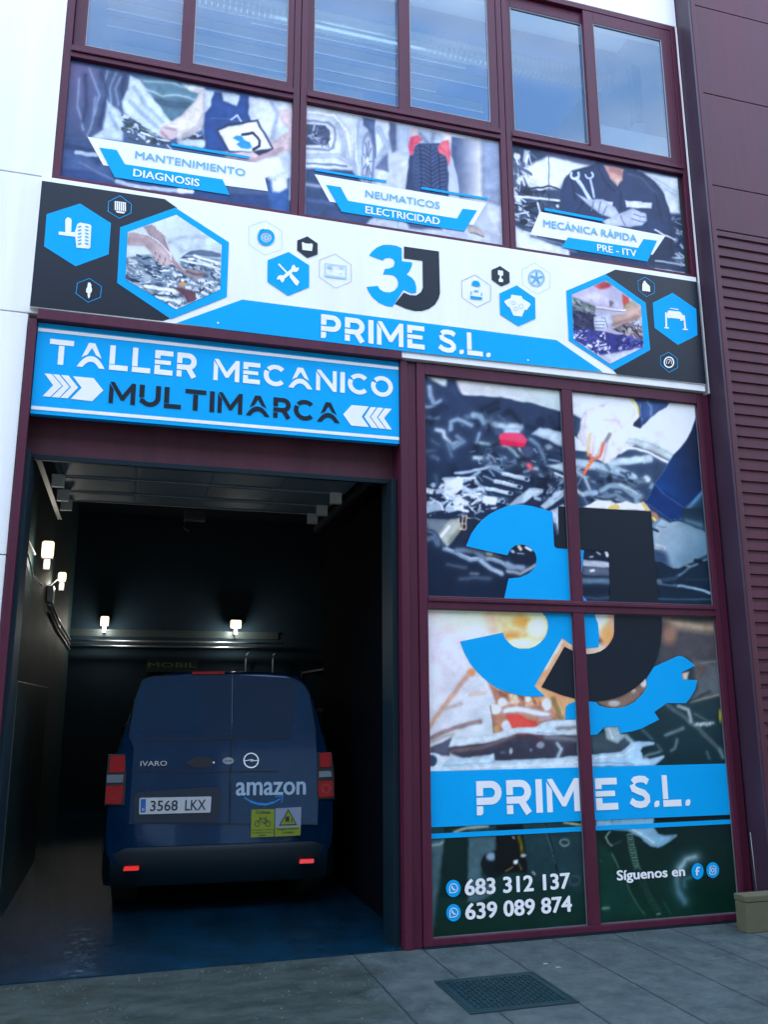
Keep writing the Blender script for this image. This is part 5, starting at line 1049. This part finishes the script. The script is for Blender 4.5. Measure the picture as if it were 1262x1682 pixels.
fs = [(i*n_+k, i*n_+(k+1)%n_, (i+1)*n_+(k+1)%n_, (i+1)*n_+k) for i in range(len(R_)-1) for k in range(n_)]+[tuple(range(n_))[::-1], tuple((len(R_)-1)*n_+k for k in range(n_))]
body = mb.add(vs, fs).build('body', paintm, van, smooth=True); body.data.set_sharp_from_angle(angle=rd(38))
def vsheet(name, loops, off, m_, parent=van, z=None, th=.0):
    mb = MB(); L = [[VL(*(z(*p) if z else p), off) for p in l] for l in loops]
    mb.sheet(L, VF(off))
    for l in L:                       # give the plate real edges back to the body
        k = len(l); mb.add([VF(off)(*p) for p in l]+[VF(-.02)(*p) for p in l], [(i, i+k, (i+1)%k+k, (i+1)%k) for i in range(k)])
    return mb.build(name, m_, parent)
def vstroke(mb, z, pts, w, off, closed=False):
    mb.k += 1; off += .0002*mb.k
    L, Rr = ribbon([Vector(VL(*(z(*p) if z else p), off)) for p in pts], w, closed); n = len(L); m = n if closed else n-1
    f = VF(off); mb.add([f(*p) for p in L+Rr], [(i, n+i, n+(i+1)%n, (i+1)%n) for i in range(m)])
zi = None
def rev(l): return l
# doors with a gap between them
dl = vsheet('rear_door', [[(262,440),(240,395),(250,330),(265,240),(300,150),(340,135),(683,130),(672,768),(240,768)]], .012, paintm, z=zM)
dr = vsheet('rear_door', [[(690,130),(945,145),(985,160),(1015,200),(1035,290),(1048,380),(1060,640),(1056,772),(680,770)]], .012, paintm, z=zM)
vsheet('window', [[(288,405),(288,320),(300,215),(318,165),(345,150),(676,146),(672,405)]], .016, darkg, dl, zM)
vsheet('window', [[(692,146),(955,152),(945,402),(688,405)]], .016, darkg, dr, zM)
mb = MB()
vstroke(mb, zM, [(686,100),(683,300),(672,770)], .008, .018); vstroke(mb, zM, [(270,407),(680,406),(945,402)], .009, .0185)
vstroke(mb, zM, [(238,770),(672,772),(1056,774)], .007, .0175); vstroke(mb, zM, [(250,380),(265,240),(300,150),(345,134),(683,128),(945,143),(990,165),(1020,210),(1050,380)], .008, .0165)
vstroke(mb, zM, [(250,540),(430,548),(880,545)], .010, .0178)
mb.build('panel_gap', black, van)
vsheet('brake_light', [[(515,114),(650,112),(655,124),(513,125)]], .022, redm, z=zM)
# numberplate in its recess
rc = vsheet('plate_recess', [[(262,655),(275,635),(600,612),(628,618),(640,640),(632,740),(615,765),(262,765)]], .014, mat('van_recess', (.004, .016, .035), .4), z=zM)
mb = MB(); vstroke(mb, zM, [(258,655),(275,628),(430,615),(610,605),(636,615),(648,640),(640,745),(618,770)], .008, .017); mb.build('recess_edge', paintm, rc)
pl = vsheet('number_plate', [[(286,664),(290,659),(594,653),(597,657),(593,718),(589,722),(288,730),(284,726)]], .026, mat('plate_white', (.56, .60, .62), .4), z=zM)
vsheet('country_strip', [[(292,665),(314,664),(312,721),(290,723)]], .029, mat('plate_blue', (.01, .12, .42), .35), pl, zM)
def vtext(s, z, bl, br, cl_, off, m_, parent, bold=.0, name='lettering'):
    a, b, c = VL(*z(*bl), off), VL(*z(*br), off), VL(*z(*cl_), off); f = VF(off)
    k = (b[1]-a[1])/(b[0]-a[0])
    mb = MB(); add_text(mb, s, a[0], b[0], 0, c[1]-a[1], lambda u, v: f(u, a[1]+v+(u-a[0])*k), bold)
    return mb.build(name, m_, parent)
blk = mat('plate_letters', (.015, .016, .02), .4)
vtext('3568', zO, (528,726), (776,720), (528,632), .030, blk, pl, .012); vtext('LKX', zO, (843,720), (1030,715), (843,626), .030, blk, pl, .012)
vtext('E', zO, (455,722), (478,722), (455,700), .031, mat('plate_strip_white', (.7,.7,.7), .4), pl)
vtext('IVARO', zO, (440,320), (680,317), (440,275), .024, mat('chrome_letters', (.7, .72, .75), .15, .9), van, .02, 'badge_lettering')
vsheet('door_handle', [[(485,510),(500,498),(540,482),(585,486),(612,505),(600,518),(560,528),(520,525)]], .022, blackp, z=zM)
mb = MB(); f = VF(.030); c = VL(*zM(607,506), .03); mb.sheet([[(c[0]+.01*math.cos(a*.9), c[1]+.01*math.sin(a*.9)) for a in range(7)]], f); mb.build('lock', mat('chrome', (.8, .82, .85), .12, .95), van)
ov = vsheet('oval_sticker', [circ(670,499,24,15,18)], .022, mat('sticker_white', (.36, .4, .42), .4), z=zM)
mb = MB(); vstroke(mb, zM, [(655,499),(662,499)], .018, .024); vstroke(mb, zM, [(667,499),(686,499)], .010, .024); mb.build('mark', gline, ov)
mb = MB(); vstroke(mb, zM, circ(769,497,31,31,26), .010, .026, True); vstroke(mb, zM, [(740,499),(775,493),(768,500),(800,496)], .007, .025)
mb.build('ring_emblem', mat('chrome', (.8,.82,.85), .12, .95), van)
ama = vtext('amazon', zN, (155,500), (818,490), (158,371), .022, mat('pale_letters', (.42, .58, .70), .4), van, .045, 'side_lettering')
mb = MB()
sm = [(235,515),(290,550),(360,576),(440,582),(520,560),(580,525)]
for i in range(5):
    vstroke(mb, zN, sm[i:i+2], .010+.010*math.sin(math.pi*(i+.5)/5), .022+.0004*i)
vstroke(mb, zN, [(530,508),(600,500),(588,565)], .009, .0245); mb.build('smile_arrow', mat('sticker_blue', (.01, .25, .62), .4), van)
yel = mat('sticker_yellow', (.24, .31, .01), .45)
s1_ = vsheet('warning_sticker', [[(305,630),(520,625),(517,883),(298,892)]], .020, yel, z=zN); s1_['label'] = 'yellow sticker with a bicycle and the word Ciclista'
dk = mat('sticker_ink', (.012, .03, .03), .5)
vtext('Ciclista', zN, (345,672), (484,668), (345,642), .022, dk, s1_, .05)
mb = MB()
for cx in (360,460): vstroke(mb, zN, circ(cx,762,24,26,16), .006, .022, True)
vstroke(mb, zN, [(360,762),(385,715),(440,712),(460,762)], .006, .0222); vstroke(mb, zN, [(385,715),(425,765),(440,712)], .006, .0224); vstroke(mb, zN, [(375,702),(392,702)], .006, .0222); vstroke(mb, zN, [(435,700),(448,700)], .006, .0222); mb.build('bicycle_symbol', dk, s1_)
for k, (s, a, b, y0) in enumerate((('Mantenga la distancia', 308, 508, 832), ('de seguridad con el', 308, 506, 858), ('ciclista', 370, 440, 882))): vtext(s, zN, (a, y0), (b, y0-6), (a, y0-16), .022, dk, s1_, .03)
s2_ = vsheet('warning_sticker', [[(530,620),(775,606),(766,872),(526,884)]], .020, mat('sticker_pale', (.25, .32, .42), .45), z=zN); s2_['label'] = 'white sticker with a yellow warning triangle'
vsheet('yellow_strip', [[(528,800),(768,792),(766,872),(526,884)]], .0215, yel, s2_, zN)
vsheet('triangle', [[(652,640),(722,768),(574,773)]], .0215, yel, s2_, zN)
mb = MB(); vstroke(mb, zN, [(652,632),(727,770),(570,776)], .008, .023, True)
f = VF(.023); mb.sheet([[VL(*zN(*p), .023) for p in [(625,696),(662,692),(660,750),(650,752),(648,740),(632,742),(630,752),(622,752)]]], f); vstroke(mb, zN, [(683,715),(683,752)], .010, .023); mb.build('triangle_symbol', dk, s2_)
vtext('Angulo Muerto', zN, (545,830), (748,820), (545,806), .0235, dk, s2_, .04); vtext('Cuidado', zN, (592,856), (702,850), (592,836), .0235, dk, s2_, .04)
# tail lamps
def lens(name, z, pts, m_, par, off=.035):
    return vsheet(name, [pts], off, m_, par, z)
for side, zz, up_, mid, low in ((0, zO, [(168,230),(290,225),(303,240),(296,375),(160,378)], [(140,400),(288,396),(282,468),(136,472)], [(130,500),(285,495),(278,600),(268,652),(256,662),(125,660)]),
                                (1, zN, [(950,100),(1048,92),(1056,105),(1054,225),(955,232)], [(940,268),(1055,266),(1062,320),(942,328)], [(938,362),(1066,360),(1075,375),(1075,505),(960,515),(938,500)])):
    base = lens('tail_lamp', zM, [(152,472),(225,470),(228,560),(222,690),(134,690),(140,600)] if side == 0 else [(1055,462),(1118,462),(1128,560),(1130,662),(1055,665)], blackp, van, .022)
    base['label'] = 'left tail lamp cluster' if side == 0 else 'right tail lamp cluster'
    lens('red_lens', zz, up_, redm, base); lens('clear_lens', zz, mid, clearm, base, .033)
    o = lens('red_lens', zz, low, redm, base)
    c = (205,585) if side == 0 else (1008,432); k_ = 1
    mb = MB(); vstroke(mb, zz, circ(*c, 36, 38, 18), .014, .038, True); mb.build('lens_ring', mat('deep_red', (.28, .008, .012), .2), base)
# bumper and reflectors
bm = MB(); bl_ = []
for lx, dy in ((-.975,.30),(-.965,.06),(-.90,-.02),(-.7,-.055),(0,-.07),(.7,-.055),(.90,-.02),(.965,.06),(.975,.30)): bl_.append((lx, dy))
vs = []
for lx, dy in bl_: vs += [VW(lx, dy, .33), VW(lx, dy-.012, .50), VW(lx, dy+.012, .545), VW(lx*.99, dy+.14, .575), VW(lx*.99, dy+.05, .24)]
fs = []
for i in range(8):
    for k in range(5): fs.append((i*5+k, (i+1)*5+k, (i+1)*5+(k+1)%5, i*5+(k+1)%5))
bm.add(vs, fs); o = bm.build('bumper', mat('van_bumper', (.001, .010, .016), .42, 0, .25), van, smooth=True); o.data.set_sharp_from_angle(angle=rd(35))
rfm = mat('reflector_red_glow', (.85, .02, .02), .1, 0, .8, emit=.06)  # faint glow added to the red; the reflectors are no lamps
for px, py in ((215,1427), (504,1415)):
    o = MB(); c = VL(px, py, .09); w2, h2 = .062, .015
    P = [(c[0]-w2, c[1]-h2*.9), (c[0]-w2*.8, c[1]-h2), (c[0]+w2*.8, c[1]-h2), (c[0]+w2, c[1]-h2*.6), (c[0]+w2*.95, c[1]+h2), (c[0]-w2*.9, c[1]+h2)]
    o.sheet([P], VF(.09)); o.add([VF(.09)(*p) for p in P]+[VF(.05)(*p) for p in P], [(i, i+6, (i+1)%6+6, (i+1)%6) for i in range(6)]); o.build('reflector', rfm, van)
for lx in (-.82, .82):
    for ly in (.75, 3.9):
        o = MB().tube([VW(lx-.1, ly, .33), VW(lx+.1, ly, .33)], .33, 26).build('wheel', mat('tyre', (.012,.012,.013), .8), van)
        MB().tube([VW(lx-.105, ly, .33), VW(lx+.105, ly, .33)], .2, 18).build('rim', steel, o)
for s in (-1, 1):
    o = MB().tube([VW(s*1.0, 3.55, 1.25), VW(s*1.13, 3.5, 1.30), VW(s*1.13, 3.5, 1.42), VW(s*1.05, 3.52, 1.46)], .05, 8); o.build('wing_mirror', blackp, van)

# ---------------------------------------------------------------- sectional door stored overhead
sd = empty('sectional_door', (.6, 1, 3.4), 'raised sectional garage door with hinge brackets stored under the ceiling', 'garage door')
pm = mat('door_section_paint', (.10, .14, .165), .5, 0, .4, .08, 3)
ys = [.30, .86, 1.42, 1.86]
for i in range(3):
    MB().box(-.62, 1.76, ys[i]+.006, ys[i+1]-.006, 3.50+.012*i, 3.545+.012*i).build('door_section', pm, sd, bevel=.006)
    MB().box(-.60, 1.74, ys[i+1]-.018, ys[i+1]-.010, 3.494+.012*i, 3.50+.012*i).build('section_seal', mat('pale_seal', (.22, .26, .27), .5), sd)
    for q in range(4): MB().box(-.58+q*.585, -.02+q*.585, ys[i]+.08, ys[i+1]-.10, 3.494+.012*i, 3.501+.012*i).build('raised_panel', pm, sd, bevel=.003)
brk = mat('bracket_cream', (.42, .42, .38), .5)
for x0 in (-.66, 1.62):
    for i, yy in enumerate((.84, 1.40, 1.84)):
        MB().box(x0, x0+.10, yy-.03, yy+.02, 3.40+.012*i, 3.50+.012*i).build('hinge_bracket', brk, sd, bevel=.004)
for x0 in (-.74, 1.84): MB().box(x0, x0+.04, .3, 2.6, 3.49, 3.55).build('track', mat('dark_track', (.03, .04, .045), .5, .3), sd)
# hoist hanging in the dark behind the door
h = MB().tube([(.60, 2.95, 3.92), (.60, 2.95, 3.74)], .012); h.box(.50, .72, 2.9, 3.0, 3.62, 3.74); h.tube([(.52, 2.95, 3.62), (.50, 2.95, 3.54), (.56, 2.95, 3.5)], .010)
tag(h.build('chain_hoist', mat('hoist_metal', (.10, .10, .11), .3, .6), bevel=.01), 'small dark hoist hanging from the ceiling behind the raised door', 'hoist')

# ---------------------------------------------------------------- interior lamps, pipes and boxes
lampg = mat('lit_lamp_glass', (1.0, .78, .36), .3, emit=.42)
housing = mat('lamp_housing', (.05, .05, .05), .5)
def flood(x, y, z, w, h, dirx, power, label, d=.05):
    r = empty('floodlight', (x, y, z), label, 'floodlight', 'lit floodlights inside the workshop')
    mb = MB()
    if dirx: mb.box(x-d, x, y-w/2, y+w/2, z-h/2, z+h/2); a = 'x'
    else: mb.box(x-w/2, x+w/2, y, y+d, z-h/2, z+h/2)
    mb.build('housing', housing, r, bevel=.01)
    mb = MB()
    if dirx: mb.box(x+.002, x+.012, y-w/2*.9, y+w/2*.9, z-h/2*.9, z+h/2*.9)
    else: mb.box(x-w/2*.94, x+w/2*.94, y-.045, y-.002, z-h/2*.9, z+h/2*.9)
    mb.build('lamp_glass', lampg, r, bevel=min(w, h)*.28)
    mb = MB()
    if dirx: mb.tube([(x-d, y, z), (x-.12, y, z-.12), (-.95, y, z-.16)], .012)
    else: mb.box(x-.03, x+.03, y-.01, y+.06, z-h/2-.11, z-h/2-.004)
    mb.build('bracket', housing, r)
    L = bpy.data.lights.new('lamp_light', 'POINT'); L.energy = power; L.color = (.98, .95, .86); L.shadow_soft_size = .06
    o = bpy.data.objects.new('lamp_light', L); C.objects.link(o)
    o.location = (x+.03, y, z) if dirx else (x, y-.07, z-h/2-.05)
    o.rotation_euler = (Vector((.75, -.2, -.65)) if dirx else Vector((.04, .22, -1))).to_track_quat('-Z', 'Y').to_euler()
    o.parent = r; o.matrix_parent_inverse = Matrix.Translation(r.location).inverted()
flood(-.815, 2.72, 3.205, .12, .18, False, .7, 'bright floodlight on the left wall nearest the door')
flood(-.83, 5.0, 3.25, .10, .12, False, .6, 'small floodlight farther along the left wall')
flood(-.40, 9.1, 3.085, .14, .17, False, 2.2, 'floodlight over the back wall pipes at the left corner')
flood(1.81, 9.1, 3.08, .20, .15, False, 3.0, 'floodlight over the back wall above the van')
o = MB(); o.box(-.95, 2.6, 9.27, 9.3, 2.93, 2.96); o.box(-.95, 2.6, 9.285, 9.3, 2.84, 2.93)
tag(o.build('wall_shelf', mat('shelf_metal', (.06, .08, .08), .4, .4)), 'narrow metal ledge along the back wall under the floodlights', 'shelf')
for k, zz in enumerate((2.76, 2.67)):
    tag(MB().tube([(-.93, 9.2-.03*k, zz), (2.7, 9.2-.03*k, zz)], .018, 10).build('wall_pipe', steel, smooth=True), ('upper' if k == 0 else 'lower') + ' of the two horizontal pipes on the back wall', 'pipe', 'pipes on the back wall')
for k, xx in enumerate((2.02, 2.5)):
    tag(MB().tube([(xx+.06, 9.2, 2.6), (xx+.01, 9.2, 2.56), (xx, 9.2, 2.48), (xx, 9.2, 1.2)], .014, 8).build('vertical_pipe', mat('pale_pipe', (.08, .11, .11), .5), smooth=True), ('curved-top' if k == 0 else 'right-hand') + ' thin pipe dropping behind the van roof', 'pipe', 'thin pipes behind the van')
a = W(243,1094, 9.25); b_ = W(322,1092, 9.25)
r = empty('wall_sign', (a[0], 9.27, a[1]), 'dim dark sign with pale green lettering on the back wall above the van', 'sign')
MB().box(a[0]-.03, b_[0]+.03, 9.26, 9.29, a[1]-.10, a[1]+.12).build('board', mat('sign_dark', (.01, .014, .012), .5), r)
add_text(MB(), 'MOBIL', a[0], b_[0], a[1]-.02, a[1]+.06, FY(9.255), .02).build('lettering', mat('dim_green', (.10, .16, .08), .5), r)
tag(MB().box(-.95, -.88, 4.5, 4.74, 2.88, 3.08).build('junction_box', mat('box_grey', (.45, .47, .46), .4), bevel=.01), 'grey electrical box on the left wall beside the conduits', 'junction box')
for k in range(3):
    zz = 2.86-.08*k
    tag(MB().tube([(-.93, 4.75, zz+.08), (-.93, 6.2, zz-.02), (-.93, 9.1, zz-.10)], .016, 8).build('conduit', steel, smooth=True), ('top', 'middle', 'bottom')[k] + ' metal conduit running back along the left wall', 'conduit', 'conduits on the left wall')
tag(MB().tube([(-.93, 1.5, 3.28), (-.92, 1.9, 3.16), (-.90, 2.4, 3.10)], .010, 8).build('cable', mat('cable_white', (.6, .6, .6), .5), smooth=True), 'pale cable dropping to the nearest floodlight on the left wall', 'cable')
tag(MB().tube([(-.93, 2.1, 3.05), (-.92, 2.6, 2.92), (-.91, 3.4, 2.94), (-.90, 4.3, 3.05), (-.88, 4.9, 3.2)], .008, 8).build('cable', mat('cable_grey', (.3, .32, .32), .5), smooth=True), 'thin sagging cable between the two left wall floodlights', 'cable')
tag(MB().box(-.95, -.86, 1.6, 4.6, .0, 1.9).build('steel_cabinet', mat('cabinet_dark', (.02, .045, .045), .35, .2, .5, .2, 3), bevel=.01), 'tall dark green cabinet along the left workshop wall', 'cabinet')
sh = empty('storage_rack', (2.9, 6, 0), 'dark storage rack in the shadow to the right of the van', 'rack')
for xx in (2.6, 3.2):
    for yy in (5, 7): MB().box(xx, xx+.05, yy, yy+.05, 0, 2.2).build('upright', teal, sh)
for zz in (.4, 1.0, 1.6, 2.15): MB().box(2.6, 3.25, 5, 7.05, zz, zz+.03).build('shelf', teal, sh)

# ---------------------------------------------------------------- drain cover in the pavement
dc = MB(); x0, x1, y0, y1 = 1.98, 2.615, -1.33, -.765
dc.box(x0, x1, y0, y1, .001, .006)
nx, ny = 18, 16
for i in range(nx):
    for k in range(ny):
        cx = x0+.03+(x1-x0-.06)*(i+.5)/nx; cy = y0+.03+(y1-y0-.06)*(k+.5)/ny; s = .009
        a = .011 if (i+k) % 2 else .004
        b = .004 if (i+k) % 2 else .011
        dc.box(cx-a, cx+a, cy-b, cy+b, .006, .011)
rim = MB(); rim.frame(0, 1, 0, 1, 0, 1, .1); rim = MB()
for a, b, c, d in ((x0-.022, x1+.022, y0-.022, y0-.004), (x0-.022, x1+.022, y1+.004, y1+.022), (x0-.022, x0-.004, y0-.004, y1+.004), (x1+.004, x1+.022, y0-.004, y1+.004)): rim.box(a, b, c, d, .0005, .007)
tag(dcr := dc.build('drain_cover', mat('cast_iron', (.006, .030, .038), .45, .3, .5, .25, 14, .2, 60)), 'rectangular dark cast iron cover set in the pavement', 'manhole cover')
rim.build('rim', mat('iron_rim', (.010, .028, .034), .5, .3), dcr, bevel=.001)
gr = MB(); rg = random.Random(9)
for k in range(1500):
    x = rg.uniform(-1.2, 6.5); y = -abs(rg.gauss(0, 1.3))-.02 if k % 3 else -abs(rg.gauss(0, .12))-.05
    if y < -5 or (1.9 < x < 2.7 and -1.4 < y < -.7) or (x > 4.5 and y > -.42): continue
    r0 = rg.uniform(.0015, .0055); a = rg.uniform(0, 6.3); c_, s_2 = math.cos(a)*r0, math.sin(a)*r0
    gr.add([(x+c_, y+s_2, .0), (x-s_2, y+c_, .0), (x-c_*.8, y-s_2, .0), (x+s_2, y-c_*.7, .0), (x, y, r0*.9)], [(0, 1, 4), (1, 2, 4), (2, 3, 4), (3, 0, 4)])
tag(gr.build('grit', mat('grit', (.10, .13, .12), .9, 0, .2, .6, 30)), 'loose grit and crumbs scattered on the slabs along the shop front', 'grit', kind='stuff')
# litter lying on the slabs
for k, (px, py) in enumerate(((897,1584), (918,1590))):
    d = _F + _R*(px-631)/FPX - _U*(py-841)/FPX; t = -CAMH/d[2]; p = _C+d*t
    tag(MB().slab([(-.016,0),(.018,0),(.014,.003),(-.011,.005)], -.006, .007).build('paper_scrap', mat('paper', (.22, .26, .28), .7)), ('left' if k == 0 else 'right') + ' of two small pale scraps on the pavement', 'litter', 'paper scraps').location = (p[0], p[1], .002)
scn.render.resolution_x = 769; scn.render.resolution_y = 1024
tag(MB().tube([(4.79, -.245, .70), (4.793, -.25, .45), (4.797, -.25, .264)], .0035, 6).build('thin_cable', mat('cable_pale', (.14, .18, .16), .5), smooth=True), 'thin pale cable hanging down to the beige concrete box', 'cable')
